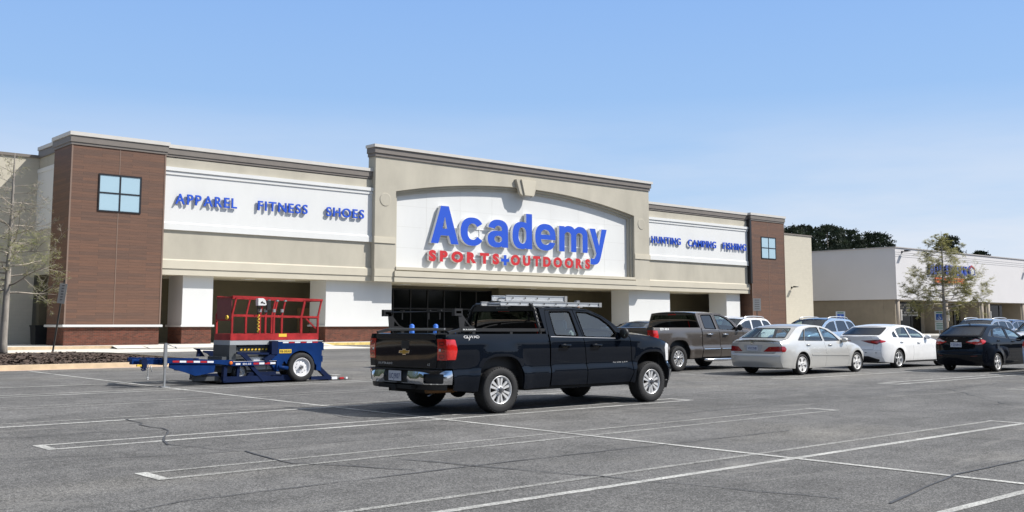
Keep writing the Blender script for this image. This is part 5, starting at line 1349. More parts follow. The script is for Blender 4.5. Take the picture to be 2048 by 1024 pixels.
    if P.get('rbadge'):
        mb = MB(); zb_ = P['rbadge']; mb.lathe([(1, 0), (1, -.006), (.001, -.008)], lambda p, q, a: (x0(zb_) + a - .004, p * .06, zb_ + q * .03), 20); mb.build("badge", chrome, bl_)
    # front end
    fp = [p for p in P['front'] if p[1] > zl + .015]; fz_ = pch(sorted((z, x) for x, z in fp)); fe = lambda z: fz_(z); fb = P.get('fbulge', .22); f0 = lambda z: fe(z) + fb
    zf0, zf1 = min(p[1] for p in fp), max(p[1] for p in fp)
    c.cap("front_bumper", [('+', rect(-1, zf0, 1, zf1)), ('-', rect(-.45, zf0 + .08, .45, zf1 - .06)), ('-', rect(.52, zf1 - .2, .98, zf1 - .03)), ('-', rect(-.98, zf1 - .2, -.52, zf1 - .03))], pm, fe, f0, 2.6, thick=.03)
    c.cap("grille", [('+', rect(-.45, zf0 + .08, .45, zf1 - .06))], trimb, fe, f0, 2.6, thick=.03, off=-.01)
    for s_ in (1, -1): c.cap("headlight", [('+', rect(min(s_ * .52, s_ * .98), zf1 - .2, max(s_ * .52, s_ * .98), zf1 - .03))], lens_w, fe, f0, 2.6, thick=.03)
    # underside
    mb = MB(); mb.box(P['xr'] + .22, P['xf'] - .2, -W * .62, W * .62, zl - .01, zl + .12); mb.box(aa, wb - aa, -W * .88, W * .88, zl + .01, zl + .10); mb.box(P['xr'] + .15, P['xr'] + .3, -W * .8, W * .8, zl + .06, .6)
    if P.get('pipe'): mb.tube([(P['xr'] - .02, -W * .45, zl + .05), (P['xr'] + .5, -W * .45, zl + .05)], .05, 10)
    mb.build("underbody", under, root)
    for cx in (0, wb):
        pts = archpts(cx, r, aa * 1.02, ab * 1.02, 2.1, zl)
        for q in (-1, 1):
            mb = MB()
            for i in range(len(pts) - 1):
                (xa, za), (xb_, zb_) = pts[i], pts[i + 1]; mb.quad((xa, q * W * .96, za), (xb_, q * W * .96, zb_), (xb_, q * W * .55, zb_), (xa, q * W * .55, za))
            mb.prism(pts, lambda u, v, q=q: (u, q * W * .6, v), (0, q * .02, 0))
            mb.build("wheel_liner", under, root)
    im = P.get('int_m') or intr
    mb = MB(); mb.box(-.3, xw - .1, -W * .85, W * .85, zl + .12, zl + .18); mb.obox((xw - .08, 0, P['zb'] - .08), (.22, 0, .02), (0, W * .82, 0), (0, 0, .1)); mb.box(x2_ + .02, x2_ + .35, -W * .75, W * .75, z2_ - .1, z2_ - .06); mb.build("dashboard", im, root)
    seats(root, (P['seat'],), (-.42, .42), .42 + (P['zb'] - .95), im, .52, .25); seats(root, (P['seat'] - .95,), (-.42, .42), .42 + (P['zb'] - .95), im, .50, .28)
    for q in (-1, 1):
        mx, mz_ = P['mir']; mirror_part(root, mx, c.f(mx, mz_) - .02, mz_, P.get('mir_m') or pm, q, .95)
        for x in (0, wb): wheel(root, x, q * (W - P.get('tw', .21) / 2 - .012), r, P.get('tw', .21), q, P['rim'], P['wk'], P.get('ns', 5), 1.06, P.get('rim_m'), P.get('dark_m'))
    if P.get('extra'): P['extra'](root, c)
    return root, c
silver_p = car_paint("silver_paint", (.56, .55, .52), .35, .30, flake=.08)
white_p = car_paint("white_paint", (.80, .80, .80), 0, .25)
blackc_p = car_paint("black_car_paint", (.004, .005, .008), 0, .22)
blue_p = car_paint("pale_blue_paint", (.28, .38, .52), .35, .28, flake=.08)
ice_p = car_paint("ice_blue_paint", (.34, .42, .56), .3, .3, flake=.08)
slate_p = car_paint("slate_blue_paint", (.20, .24, .32), .35, .28, flake=.08)
navy_p = car_paint("navy_paint", (.02, .035, .10), .2, .28)
grey_p = car_paint("dark_grey_paint", (.06, .065, .075), .4, .28, flake=.08)
# ---- silver saloon
AV = dict(wb=3.11, r=.313, W=.98, sec=[(.15, .94), (.35, .978), (.55, 1.0), (.70, .996), (.86, .975), (.94, .955), (1.02, .925), (1.2, .848), (1.4, .762), (1.5, .71)],
 xr=-1.06, xf=3.86, rc=(.55, .15), fc=(1.0, .27), arch=(.385, .385), zb=.93, rock=.20, bulge=.20, fbulge=.16, zbump=.635, lid=.80, plz=.80, rp=2.8,
 rear=[(-.92, .24), (-1.01, .40), (-1.03, .55), (-1.02, .63), (-.965, .66), (-.955, .85), (-.975, .985)],
 deck=[(-.95, 1.005), (-.80, 1.03), (-.62, 1.06)],
 roofl=[(-.58, 1.085), (-.3, 1.225), (-.02, 1.372), (.16, 1.430), (.42, 1.463), (.75, 1.476), (1.10, 1.472), (1.40, 1.448), (1.76, 1.363), (2.0, 1.245), (2.20, 1.135)],
 hood=[(2.36, 1.045), (2.60, .985), (3.0, .905), (3.35, .805), (3.56, .70)], front=[(3.64, .62), (3.70, .50), (3.69, .35), (3.64, .225), (3.54, .20)],
 door_r=[(1.225, 1.432), (.72, 1.430), (.44, 1.390), (.195, 1.02), (.22, .88), (.32, .70), (.455, .50), (.48, .235), (1.275, .225), (1.315, .6), (1.245, 1.0)],
 door_f=[(1.235, 1.432), (1.32, 1.424), (1.63, 1.362), (1.97, 1.212), (2.27, 1.0), (2.50, .84), (2.62, .6), (2.60, .3), (2.55, .225), (1.283, .225), (1.323, .6), (1.255, 1.0)],
 wins=[(smooth_poly([(.47, 1.362), (.74, 1.404), (1.17, 1.410), (1.195, 1.005), (.225, 1.02)], .03), 'r', 1), (smooth_poly([(-.11, 1.03), (.38, 1.342), (.42, 1.352), (.185, 1.022)], .02), 'b', 1), (smooth_poly([(1.285, 1.404), (1.60, 1.340), (1.93, 1.192), (2.17, 1.002), (1.305, .998)], .03), 'f', 1)],
 ws=((2.38, 1.05), (1.52, 1.425)), bl=((-.60, 1.085), (.02, 1.40)), blb=.20, roofx=(-.02, 1.56), bl_glass=tint_clear, int_m=intg, seat=1.35,
 handles=[(.36, .89), (1.56, .875)], mould=(.575, .53), mir=(2.30, 1.02),
 lamps=[(smooth_poly([(.40, .70), (1.0, .70), (1.0, .855), (.60, .84)], .03), lens_mid, [(smooth_poly([(.70, .855), (1.0, .858), (1.0, .93), (.78, .93)], .02), pm_) for pm_ in (silver_p,)] + [([(.60, .74), (.66, .80), (.67, .82), (.62, .76)], mat("amber_lens", (.5, .25, .05), .3))])],
 slamp=[(smooth_poly([(-.985, .695), (-.86, .70), (-.80, .78), (-.86, .855), (-.975, .86)], .02), lens_mid)],
 recess=smooth_poly([(-.40, .90), (.36, .90), (.26, .70), (-.30, .70)], .02), recess_m=mat("silver_recess", (.42, .42, .42), .4), rbadge=.955, rim=.222, wk='broad', ns=5, rim_m=mat("silver_hubcap", (.74, .73, .71), .38, metal=.25), tw=.20)
make_car("saloon_car", "car", "silver saloon with wide red rear lamps parked in front of the taupe pickup", (27.28, 18.475, gz(27, 18.4)), 0, AV, silver_p, "parked vehicles", (tint_mid, tint_mid), None, "VEC1581")
# ---- white saloon
MC = dict(wb=3.14, r=.318, W=.975, sec=[(.15, .94), (.35, .985), (.55, 1.0), (.72, 1.0), (.88, .985), (.98, .955), (1.06, .925), (1.2, .862), (1.4, .775), (1.5, .73)],
 xr=-1.0, xf=3.95, rc=(.75, .24), fc=(1.0, .27), arch=(.385, .385), zb=.98, rock=.19, bulge=.22, fbulge=.16, zbump=.62, lid=.72, plz=.47, rp=2.3,
 rear=[(-.80, .23), (-.93, .42), (-.97, .60), (-.93, .75), (-.92, .95), (-.97, 1.085)],
 deck=[(-.95, 1.098), (-.88, 1.104), (-.82, 1.108)],
 roofl=[(-.78, 1.122), (-.5, 1.262), (-.22, 1.372), (.05, 1.437), (.40, 1.468), (.76, 1.470), (1.18, 1.430), (1.50, 1.345), (1.80, 1.225), (2.02, 1.115)],
 hood=[(2.18, 1.035), (2.6, .975), (3.1, .885), (3.5, .78), (3.75, .67)], front=[(3.82, .58), (3.84, .45), (3.82, .32), (3.76, .22), (3.62, .19)],
 door_r=[(.858, 1.420), (.6, 1.424), (.2, 1.385), (-.04, 1.31), (.04, 1.03), (.10, .85), (.34, .66), (.45, .45), (.48, .215), (1.0, .21), (1.03, .6), (.955, 1.03)],
 door_f=[(.868, 1.420), (1.05, 1.410), (1.48, 1.328), (1.80, 1.185), (2.05, 1.02), (2.35, .85), (2.52, .6), (2.52, .3), (2.48, .21), (1.01, .21), (1.04, .6), (.966, 1.03)],
 wins=[(smooth_poly([(.13, 1.322), (.22, 1.352), (.60, 1.393), (.795, 1.386), (.905, 1.045), (.13, 1.058)], .03), 'r', 1), (smooth_poly([(-.24, 1.072), (-.215, 1.19), (-.05, 1.265), (.005, 1.06)], .025), 'b', 1), (smooth_poly([(.90, 1.386), (1.04, 1.380), (1.45, 1.300), (1.73, 1.172), (1.85, 1.07), (1.82, 1.026), (1.005, 1.040)], .03), 'f', 1)],
 ws=((2.20, 1.04), (1.30, 1.41)), bl=((-.80, 1.125), (-.10, 1.405)), blb=.24, roofx=(-.14, 1.34), bl_glass=tint_dark, seat=1.15,
 handles=[(.22, .895), (1.42, .862)], mir=(2.02, 1.055), sill=True,
 lamps=[(smooth_poly([(.22, .945), (1.0, .985), (1.0, .90), (.84, .815), (.55, .86)], .015), lens_dk, [([(.62, .93), (.98, .96), (.98, .92), (.84, .86), (.66, .88)], lens_red)])],
 slamp=[(smooth_poly([(-.955, .86), (-.80, .90), (-.72, .935), (-.955, .972)], .01), lens_red)],
 diff=smooth_poly([(-.80, .235), (.80, .235), (.86, .30), (.50, .42), (-.50, .42), (-.86, .30)], .02), rtrim=[([(.40, .53), (.86, .525), (.86, .545), (.40, .55)], trimb), ([(-.86, .525), (-.40, .53), (-.40, .55), (-.86, .545)], trimb), ([(.35, .30), (.60, .30), (.60, .36), (.35, .36)], chrome)],
 rim=.235, wk='thin', ns=5, rim_m=mat("bright_alloy", (.74, .74, .74), .28, metal=.4), tw=.22)
make_car("saloon_car", "car", "white saloon with slim dark red rear lamps between the silver and black cars", (34.03, 18.975, gz(34, 19)), 0, MC, white_p, "parked vehicles", (tint_dark, tint_mid))
# ---- small black saloon
FI = dict(wb=2.74, r=.30, W=.85, sec=[(.15, .93), (.35, .985), (.55, 1.0), (.75, 1.0), (.90, .985), (1.0, .955), (1.08, .915), (1.2, .858), (1.4, .762), (1.52, .70)],
 xr=-.98, xf=3.58, rc=(.60, .17), fc=(.9, .25), arch=(.365, .345), zb=1.0, rock=.205, bulge=.20, fbulge=.14, zbump=.60, lid=.74, plz=.865, rp=2.6,
 rear=[(-.80, .22), (-.92, .40), (-.95, .55), (-.90, .68), (-.88, .90), (-.93, 1.09)],
 deck=[(-.91, 1.108), (-.84, 1.125), (-.78, 1.138)],
 roofl=[(-.75, 1.152), (-.5, 1.285), (-.24, 1.405), (0, 1.457), (.25, 1.485), (.6, 1.490), (.95, 1.465), (1.30, 1.405), (1.65, 1.30), (1.95, 1.175)],
 hood=[(2.15, 1.06), (2.5, .99), (2.9, .89), (3.2, .77), (3.32, .68)], front=[(3.38, .58), (3.42, .45), (3.40, .32), (3.34, .23), (3.22, .205)],
 door_r=[(.925, 1.432), (.66, 1.446), (.36, 1.420), (.06, 1.365), (-.13, 1.12), (-.10, .95), (.16, .72), (.40, .50), (.43, .23), (.99, .225), (1.02, .6), (.975, 1.03)],
 door_f=[(.935, 1.432), (1.02, 1.425), (1.37, 1.362), (1.70, 1.255), (2.02, 1.06), (2.18, .9), (2.28, .6), (2.26, .3), (2.22, .225), (1.0, .225), (1.03, .6), (.985, 1.03)],
 wins=[(smooth_poly([(.13, 1.352), (.40, 1.395), (.66, 1.418), (.86, 1.408), (.89, 1.065), (-.06, 1.13)], .03), 'r', 1), (smooth_poly([(-.42, 1.148), (-.16, 1.138), (.03, 1.345), (-.08, 1.322)], .02), 'b', 0), (smooth_poly([(1.0, 1.400), (1.35, 1.338), (1.68, 1.232), (1.95, 1.06), (1.93, 1.01), (1.03, 1.048)], .03), 'f', 1)],
 ws=((2.18, 1.065), (1.28, 1.40)), bl=((-.77, 1.155), (-.12, 1.43)), blb=.22, roofx=(-.16, 1.32), bl_glass=tint_dark, seat=1.2,
 handles=[(.16, .99), (1.22, .955)], mir=(1.98, 1.08),
 lamps=[(smooth_poly([(.40, .955), (.60, 1.0), (.85, 1.06), (1.0, 1.03), (1.0, .88), (.80, .865)], .02), lens_red, [(smooth_poly([(.48, .972), (.62, 1.005), (.86, 1.05), (.97, 1.02), (.9, .965), (.62, .955)], .01), lens_w), ([(.84, .885), (.97, .90), (.97, .91), (.84, .90)], lens_w)])],
 slamp=[(smooth_poly([(-.895, .885), (-.78, .93), (-.70, .985), (-.82, 1.03), (-.905, 1.03)], .015), lens_red)],
 rtrim=[([(.62, .50), (.86, .515), (.86, .525), (.62, .512)], lens_dk), ([(-.86, .515), (-.62, .50), (-.62, .512), (-.86, .525)], lens_dk)], rbadge=1.0,
 rim=.215, wk='star', ns=5, rim_m=mat("bright_alloy", (.74, .74, .74), .28, metal=.4), tw=.19)
def shark(root, c):
    mb = MB(); mb.prism([(-.05, 1.50), (-.18, 1.52), (-.16, 1.555), (-.12, 1.555)], lambda u, v: (u + .05, -.01, v), (0, .02, 0)); mb.build("antenna_fin", trimb, root)
FI['extra'] = shark
make_car("saloon_car", "car", "small black saloon with red and clear rear lamps at the right", (33.88, 15.42, 0), 0, FI, blackc_p, "parked vehicles", (tint_dark, tint_mid), None, "YZE6842")
FI2 = dict(FI); FI2['extra'] = None; FI2['lamps'] = [(smooth_poly([(.55, .82), (1.0, .80), (1.0, .99), (.62, .99)], .02), lens_red, [([(.58, .82), (.99, .80), (.99, .845), (.58, .86)], lens_w)])]; FI2['slamp'] = [(smooth_poly([(-.895, .80), (-.72, .82), (-.74, .98), (-.905, .99)], .015), lens_red)]; FI2['W'] = .95
make_car("saloon_car", "car", "ice blue car cut off by the right edge, red rear lamp showing", (33.98, 12.62, 0), 0, FI2, ice_p, "parked vehicles", (tint_dark, tint_mid))
# ---- sport utility cars facing the other way
SU = dict(wb=2.95, r=.37, W=1.0, sec=[(.2, .95), (.45, .99), (.65, 1.0), (.85, 1.0), (1.02, .985), (1.12, .96), (1.2, .93), (1.4, .865), (1.6, .80), (1.8, .72)],
 xr=-1.1, xf=3.95, rc=(.5, .15), fc=(.9, .22), arch=(.44, .44), zb=1.12, rock=.26, bulge=.16, fbulge=.14, zbump=.66, lid=.78, plz=.9, rp=2.8,
 rear=[(-.95, .30), (-1.03, .50), (-1.04, .64), (-.98, .75), (-.95, 1.0), (-.86, 1.14)], deck=[(-.85, 1.16), (-.82, 1.18), (-.80, 1.20)],
 roofl=[(-.77, 1.24), (-.60, 1.46), (-.45, 1.62), (-.30, 1.685), (.1, 1.725), (.6, 1.74), (1.1, 1.725), (1.5, 1.68), (1.8, 1.58), (2.1, 1.42), (2.4, 1.24)],
 hood=[(2.58, 1.13), (2.9, 1.09), (3.3, 1.03), (3.6, .94), (3.72, .86)], front=[(3.78, .75), (3.80, .55), (3.78, .40), (3.70, .30), (3.50, .26)],
 door_r=[(1.0, 1.668), (.5, 1.685), (.16, 1.672), (.02, 1.30), (.06, 1.0), (.34, .82), (.50, .6), (.52, .30), (1.06, .29), (1.10, .7), (1.04, 1.12)],
 door_f=[(1.012, 1.668), (1.12, 1.662), (1.48, 1.615), (1.78, 1.51), (2.12, 1.32), (2.36, 1.14), (2.42, .95), (2.40, .5), (2.36, .29), (1.07, .29), (1.11, .7), (1.05, 1.12)],
 wins=[(smooth_poly([(.20, 1.632), (.5, 1.652), (.95, 1.642), (.99, 1.16), (.08, 1.20)], .05), 'r', 0), (smooth_poly([(-.60, 1.34), (-.42, 1.56), (-.2, 1.62), (.10, 1.628), (-.02, 1.22), (-.40, 1.26)], .06), 'b', 0), (smooth_poly([(1.07, 1.636), (1.45, 1.588), (1.75, 1.482), (2.06, 1.30), (2.2, 1.18), (1.09, 1.155)], .05), 'f', 1)],
 ws=((2.60, 1.135), (1.50, 1.675)), bl=((-.79, 1.22), (-.40, 1.64)), blb=.12, roofx=(-.38, 1.54), bl_glass=tint_dark, seat=1.35, crown=.05, dcrown=.0,
 handles=[(.2, 1.05), (1.25, 1.03)], mir=(2.15, 1.2), sill=True,
 lamps=[(smooth_poly([(.60, .86), (1.0, .84), (1.0, 1.10), (.72, 1.08)], .02), lens_red, None)], rim=.25, wk='star', ns=5, tw=.24, diff=rect(-.85, .31, .85, .42))
railm = mat("satin_roof_rail", (.62, .63, .65), .3, metal=.6)
def rails(root, c):
    for q in (-1, 1):
        y = .70; P_ = [(-.25, 1.70), (-.18, 1.765), (.0, 1.80), (.6, 1.82), (1.1, 1.805), (1.35, 1.77), (1.45, 1.70)]
        mb = MB(); mb.tube([(x, q * y, z) for x, z in P_], .022, 8); mb.build("roof_rail", railm, root)
def suv(label, xr_near, ys, pm, roof_m=None, ext=rails, sc=1.0):
    """rear end at world x = xr_near, near side at world y = ys, facing -x"""
    P = dict(SU); P['extra'] = ext; P['roof_m'] = roof_m
    return make_car("utility_car", "car", label, (xr_near - 1.25 * sc, ys + 1.0 * sc, gz(xr_near, ys)), PI, P, pm, "parked vehicles", (tint_dark, tint_mid), railm, None, sc)
glass_roof = mat("dark_roof_glass", (.02, .03, .06), .08, coat=1.0)
suv("pale blue sport utility car with silver roof rails behind the silver saloon", 43.5, 24.6, blue_p, glass_roof)
suv("slate blue sport utility car with roof rails behind the small black saloon", 54.3, 22.1, slate_p)
suv("white sport utility car showing its roof behind the taupe pickup bonnet", 44.9, 30.0, white_p, sc=1.02)
suv("white sport utility car behind the slate blue one, at the right edge", 51.2, 17.6, white_p, ext=None, sc=1.02)
suv("navy sport utility car far behind, a dark roof at the right edge", 66.5, 26.2, navy_p, ext=None)
GC = dict(AV); GC['extra'] = None
make_car("saloon_car", "car", "dark grey saloon whose roof shows above the taupe pickup bed", (39.6, 33.5, gz(38, 33)), PI, GC, grey_p, "parked vehicles", (tint_dark, tint_dark), None, None, 1.07)
# ================================================================ DROP-DECK TRAILER WITH SCISSOR LIFT
tb = mat("trailer_blue_paint", (.004, .026, .115), .5, var=.3, vscale=2.5, spec=.10)
tbd = mat("trailer_dark_blue", (.006, .014, .05), .55, spec=.15, var=.2, vscale=3)
redp = mat("lift_red_paint", (.33, .024, .026), .5, var=.28, vscale=5, spec=.2)
redd = mat("lift_red_panel", (.17, .022, .03), .5, var=.12, vscale=4)
lgrey = mat("lift_grey_paint", (.34, .36, .38), .5, var=.08)
dgrey = mat("lift_dark_grey", (.06, .065, .07), .6, var=.2)
zinc = mat("zinc_plate", (.34, .35, .36), .4, metal=.6, var=.1)
yelp = mat("yellow_plate", (.72, .48, .05), .5)
refr = mat("red_reflective_tape", (.40, .02, .025), .35)
refw = mat("white_reflective_tape", (.72, .73, .75), .35)
amb = mat("amber_marker_lens", (.75, .17, .02), .25, coat=1)
TO = (10.0, 24.1, gz(12, 24.5))
tr_ = thing("equipment_trailer", "blue drop deck equipment trailer carrying the red scissor lift, left of the black pickup", "trailer", TO)
def tp(mb, name, m, par=None, **k): return mb.build(name, m, par or tr_, **k)
fxz = lambda y: (lambda u, v: (u, y, v))
def beam(y, d): 
    m = MB(); m.prism([(.30, .66), (2.17, .60), (2.17, .46), (1.72, .52), (.30, .565)], fxz(y), (0, d, 0)); return m
b = beam(0, .09); b.prism([(.54, .56), (1.72, .52), (1.68, .31), (1.2, .24), (.95, .33), (.54, .45)], fxz(.03), (0, .05, 0)); b1 = tp(b, "side_beam", tb)
b = beam(1.95, .09); tp(b, "side_beam", tb)
b = MB(); b.box(.35, .5, .05, 2.0, .52, .62); b.box(1.5, 1.66, .09, 1.95, .30, .50); b.box(2.05, 2.17, .09, 1.95, .45, .58); b.box(-.02, .45, .92, 1.08, .52, .64); b._add([(.4, .2, .60), (.4, 1.8, .60), (.02, 1.06, .60), (.02, .94, .60), (.4, .2, .54), (.4, 1.8, .54), (.02, 1.06, .54), (.02, .94, .54)], [(0, 1, 2, 3), (7, 6, 5, 4), (0, 3, 7, 4), (1, 5, 6, 2), (0, 4, 5, 1)]); tp(b, "drawbar", tb)
b = MB(); b.prism([(.34, .565), (.36, .66), (-.02, .64), (-.02, .53)], fxz(.12), (0, .1, 0)); tp(b, "tongue", tb)
b = MB(); b.prism([(-.11, .50), (-.02, .42), (.02, .48), (.02, .66), (-.04, .71), (-.12, .66)], fxz(.10), (0, .14, 0)); b.tube([(-.06, .08, .46), (-.13, .08, .43), (-.1, .08, .40), (-.02, .08, .42), (-.03, .08, .47)], .016, 6); cp = tp(b, "coupler", tbd)
b = MB()
for k in range(6): z = .55 - k * .05; b.tube([(.04 + (k % 2) * .012, .1, z), (.05, .11, z - .03), (.04 - (k % 2) * .012, .1, z - .055)], .010, 6)
b.tube([(.04, .1, .26), (.07, .1, .22), (.045, .1, .18), (.02, .1, .21), (.035, .1, .25)], .011, 6); b.tube([(.11, .1, .52), (.12, .1, .42), (.14, .1, .40), (.13, .1, .37)], .011, 6); tp(b, "safety_chain", zinc, cp)
b = MB(); b.box(-.22, -.08, .10, .16, .50, .545); tp(b, "yellow_hook", yelp, cp)
# jack
b = MB(); b.box(.365, .435, -.06, .005, .48, 1.0); jk = tp(b, "jack", zinc)
b = MB(); b.box(.378, .422, -.05, -.006, .02, .5); b.box(.30, .50, -.12, .07, .002, .022); tp(b, "jack_leg", zinc, jk)
b = MB(); b.box(.37, .43, -.055, 0, 1.0, 1.04); b.tube([(.43, -.03, 1.02), (.60, -.03, .955), (.66, -.03, .945)], .011, 6); b.tube([(.64, -.03, .945), (.68, -.03, .92)], .018, 8); tp(b, "jack_crank", zinc, jk)
b = MB(); b.box(.355, .445, 0.0, .05, .54, .70); tp(b, "jack_bracket", dgrey, jk)
# tape
def tape(par, x0, x1, zf, h, y, n, first=0):
    for i in range(n):
        a = x0 + (x1 - x0) * i / n; c_ = x0 + (x1 - x0) * (i + 1) / n - .012; m = MB()
        m.quad((a, y, zf(a) - h / 2), (c_, y, zf(c_) - h / 2), (c_, y, zf(c_) + h / 2), (a, y, zf(a) + h / 2)); tp(m, "reflective_tape", refr if (i + first) % 2 == 0 else refw, par, fix=False)
tape(b1, .60, 1.66, lambda x: .605 - .032 * (x - .5), .045, -.004, 6)
# near side deck rail
b = MB(); b.box(2.17, 3.38, 0, .10, .455, .545); b.box(2.17, 3.38, 0, .13, .545, .56); b2 = tp(b, "deck_rail", tb)
b = MB(); b.box(2.17, 3.38, -.003, .13, .558, .563); tp(b, "deck_edge", refw, b2)
tape(b2, 2.73, 3.36, lambda x: .50, .05, -.004, 4); tape(b2, 2.24, 2.38, lambda x: .50, .045, -.004, 1, 1)
b = MB(); text_mb(b, "S14-23", 2.43, 2.66, .478, .042, lambda u, v: (u, -.005, v), (0, 0, 0), .03, .12); tp(b, "lettering", refw, b2, fix=False)
b = MB(); b.lathe([(.045, 0), (.045, -.02), (.03, -.035), (.001, -.038)], lambda p, q, a: (2.105 + p, a, .53 + q), 18); tp(b, "marker_lamp", amb)
# V brackets
for y in (.02, 1.9):
    b = MB(); b.prism([(2.29, .80), (3.22, .765), (3.22, .715), (2.55, .735), (2.72, .56), (2.58, .56), (2.40, .72), (2.29, .75)], fxz(y), (0, .07, 0)); b.prism([(3.02, .56), (3.10, .56), (3.24, .72), (3.24, .80)], fxz(y), (0, .07, 0)); tp(b, "deck_bracket", tbd)
b = MB(); b.prism([(2.05, .86), (2.62, .85), (2.62, .81), (2.22, .82), (2.36, .64), (2.14, .64), (2.16, .80)], fxz(1.98), (0, .08, 0)); tp(b, "deck_bracket", tbd)
# low frame on the ground, diagonal struts
for y in (.05, 1.85):
    b = MB(); b.box(1.95, 4.40, y, y + .1, .05, .19); b.bar((2.68, y + .05, .46), (3.08, y + .05, .06), .09, .12, (0, 1, 0)); b.bar((2.0, y + .05, .46), (1.98, y + .05, .08), .09, .12, (0, 1, 0)); b.bar((2.36, y + .05, .46), (2.34, y + .05, .1), .07, .08, (0, 1, 0)); tp(b, "low_frame", tbd)
b = MB(); b.box(1.9, 4.6, .12, 1.9, .06, .10); tp(b, "deck_plate", mat("worn_steel_deck", (.09, .085, .08), .6, metal=.4, var=.35, vscale=5))
b = MB()
for x in (1.5, 1.75): b.tube([(x - .3, .25, .24), (x + .35, .25, .12)], .03, 8)
b.box(1.25, 1.9, .2, .32, .10, .20); tp(b, "latch_arm", dgrey)
# wheel boxes
for y, s_ in ((0, 1), (1.92, 1)):
    arc = [(4.09 + .425 * math.cos(t), .375 + .43 * math.sin(t)) for t in [math.radians(168 - 12 * i) for i in range(14)]]
    pts = [(3.24, .46), (3.36, .30), (3.46, .27), (3.52, .42), (3.60, .55)] + [q for q in arc if q[1] > .40] + [(4.56, .42), (4.56, .28), (4.70, .26), (4.73, 1.02), (3.40, 1.045), (3.24, 1.06)]
    b = MB(); b.prism(pts, fxz(y), (0, .16, 0)); fb_ = tp(b, "wheel_box", tb)
    b = MB(); b.box(3.22, 3.40, y - .03, y + .2, .72, 1.065); b.bar((3.30, y + .05, .72), (3.05, y + .05, .56), .12, .14, (0, 1, 0)); tp(b, "corner_post", tbd, fb_)
    b = MB(); b.box(3.40, 4.74, y - .01, y + .17, 1.045, 1.055); tp(b, "box_edge", refw, fb_)
    b = MB(); b.box(4.72, 4.77, y - .005, y + .15, .80, 1.0); b.box(4.71, 4.75, y, y + .12, .50, .66); tp(b, "bracket", tb, fb_); b = MB(); b.tube([(3.40, y - .04, .40), (3.68, y - .04, .36)], .05, 10); b.box(3.36, 3.42, y - .05, y + .1, .30, .46); tp(b, "bracket", tb, fb_)
    if y == 0:
        tape(fb_, 3.55, 4.60, lambda x: 1.022, .035, -.004, 6, 1)
        b = MB(); b.box(3.45, 3.80, -.008, -.001, .745, .845); pl = tp(b, "number_plate", yelp, fb_)
        b = MB(); text_mb(b, "918-001AR", 3.465, 3.785, .765, .058, lambda u, v: (u, -.0105, v), (0, 0, 0), .02, .12); tp(b, "plate_number", mat("plate_black_text", (.05, .04, .02), .6), pl, fix=False)
w_ = wheel(tr_, 4.09, .06, .375, .24, -1, .235, 'steel', 0, 1.05, mat("white_steel_wheel", (.66, .66, .67), .4, var=.06), mat("wheel_hole_dark", (.03, .03, .03), .7), False, .13)
w_ = wheel(tr_, 4.09, 2.02, .375, .24, 1, .235, 'steel', 0, 1.05, MATS["white_steel_wheel"], MATS["wheel_hole_dark"], False, .13)
# rear strut and ramp
for y in (.02, 1.95):
    b = MB(); b.bar((4.64, y + .06, .36), (5.02, y + .06, .03), .12, .10, (0, 1, 0)); b.box(4.42, 4.98, y, y + .12, .03, .12); tp(b, "rear_strut", tbd)
b = MB(); b._add([(4.9, .1, .09), (5.75, .1, .01), (5.75, 1.9, .01), (4.9, 1.9, .09), (4.9, .1, .01), (5.75, .1, .004), (5.75, 1.9, .004), (4.9, 1.9, .01)], [(0, 1, 2, 3), (7, 6, 5, 4), (0, 4, 5, 1), (1, 5, 6, 2), (2, 6, 7, 3), (3, 7, 4, 0)]); rp_ = tp(b, "ramp", mat("worn_steel_deck", (.09, .085, .08), .6))
b = MB(); b.box(5.08, 5.25, .06, .10, .02, .09); b.box(5.52, 5.58, .06, .1, .02, .07); tp(b, "ramp_tape", refw, rp_)
b = MB(); b.box(5.34, 5.46, .06, .1, .02, .07); tp(b, "ramp_tape", refr, rp_)
b = MB(); b.tube([(5.14, .5, .10), (5.2, .4, .13), (5.3, .45, .10)], .02, 6); tp(b, "cable", dgrey, rp_)

# ---- scissor lift
LO = (10.0, 24.1, gz(12, 24.5) + .10)
lf_ = thing("scissor_lift", "red railed scissor lift with white control box, parked on the blue trailer", "lift", LO)
zz = lambda z: z - .10
def lp(mb, name, m, par=None, **k):
    mb.v = [(x, y, z - .10) for x, y, z in mb.v]; return mb.build(name, m, par or lf_, **k)
Y0, Y1 = .12, 1.02
b = MB(); b.box(2.12, 4.66, Y0, Y1, .965, 1.085); lp(b, "platform", lgrey, bevel=.008)
b = MB(); b.box(2.14, 4.68, Y0 + .0, Y0 + .03, 1.087, 1.25); b.box(2.14, 4.68, Y1 - .03, Y1, 1.087, 1.25); b.box(2.14, 2.17, Y0 + .03, Y1 - .03, 1.087, 1.25); b.box(4.65, 4.68, Y0 + .03, Y1 - .03, 1.087, 1.25); tb_ = lp(b, "toe_board", redp)
b = MB(); b.box(3.49, 3.72, Y0 - .006, Y0 - .001, 1.165, 1.245); lp(b, "yellow_label", yelp, tb_)
b = MB(); b.box(2.2, 4.6, Y0 + .05, Y1 - .05, 1.086, 1.10); lp(b, "floor_plate", zinc)
R_ = .023
dx = .105
def post(x, y, slant=True, mid=1.70, top=2.15, r=R_):
    m = MB(); m.box(x - r, x + r, y - r, y + r, 1.25, mid + .04); 
    if slant: m.bar((x, y, mid), (x + dx, y, top), r * 1.7, r * 1.7)
    return m
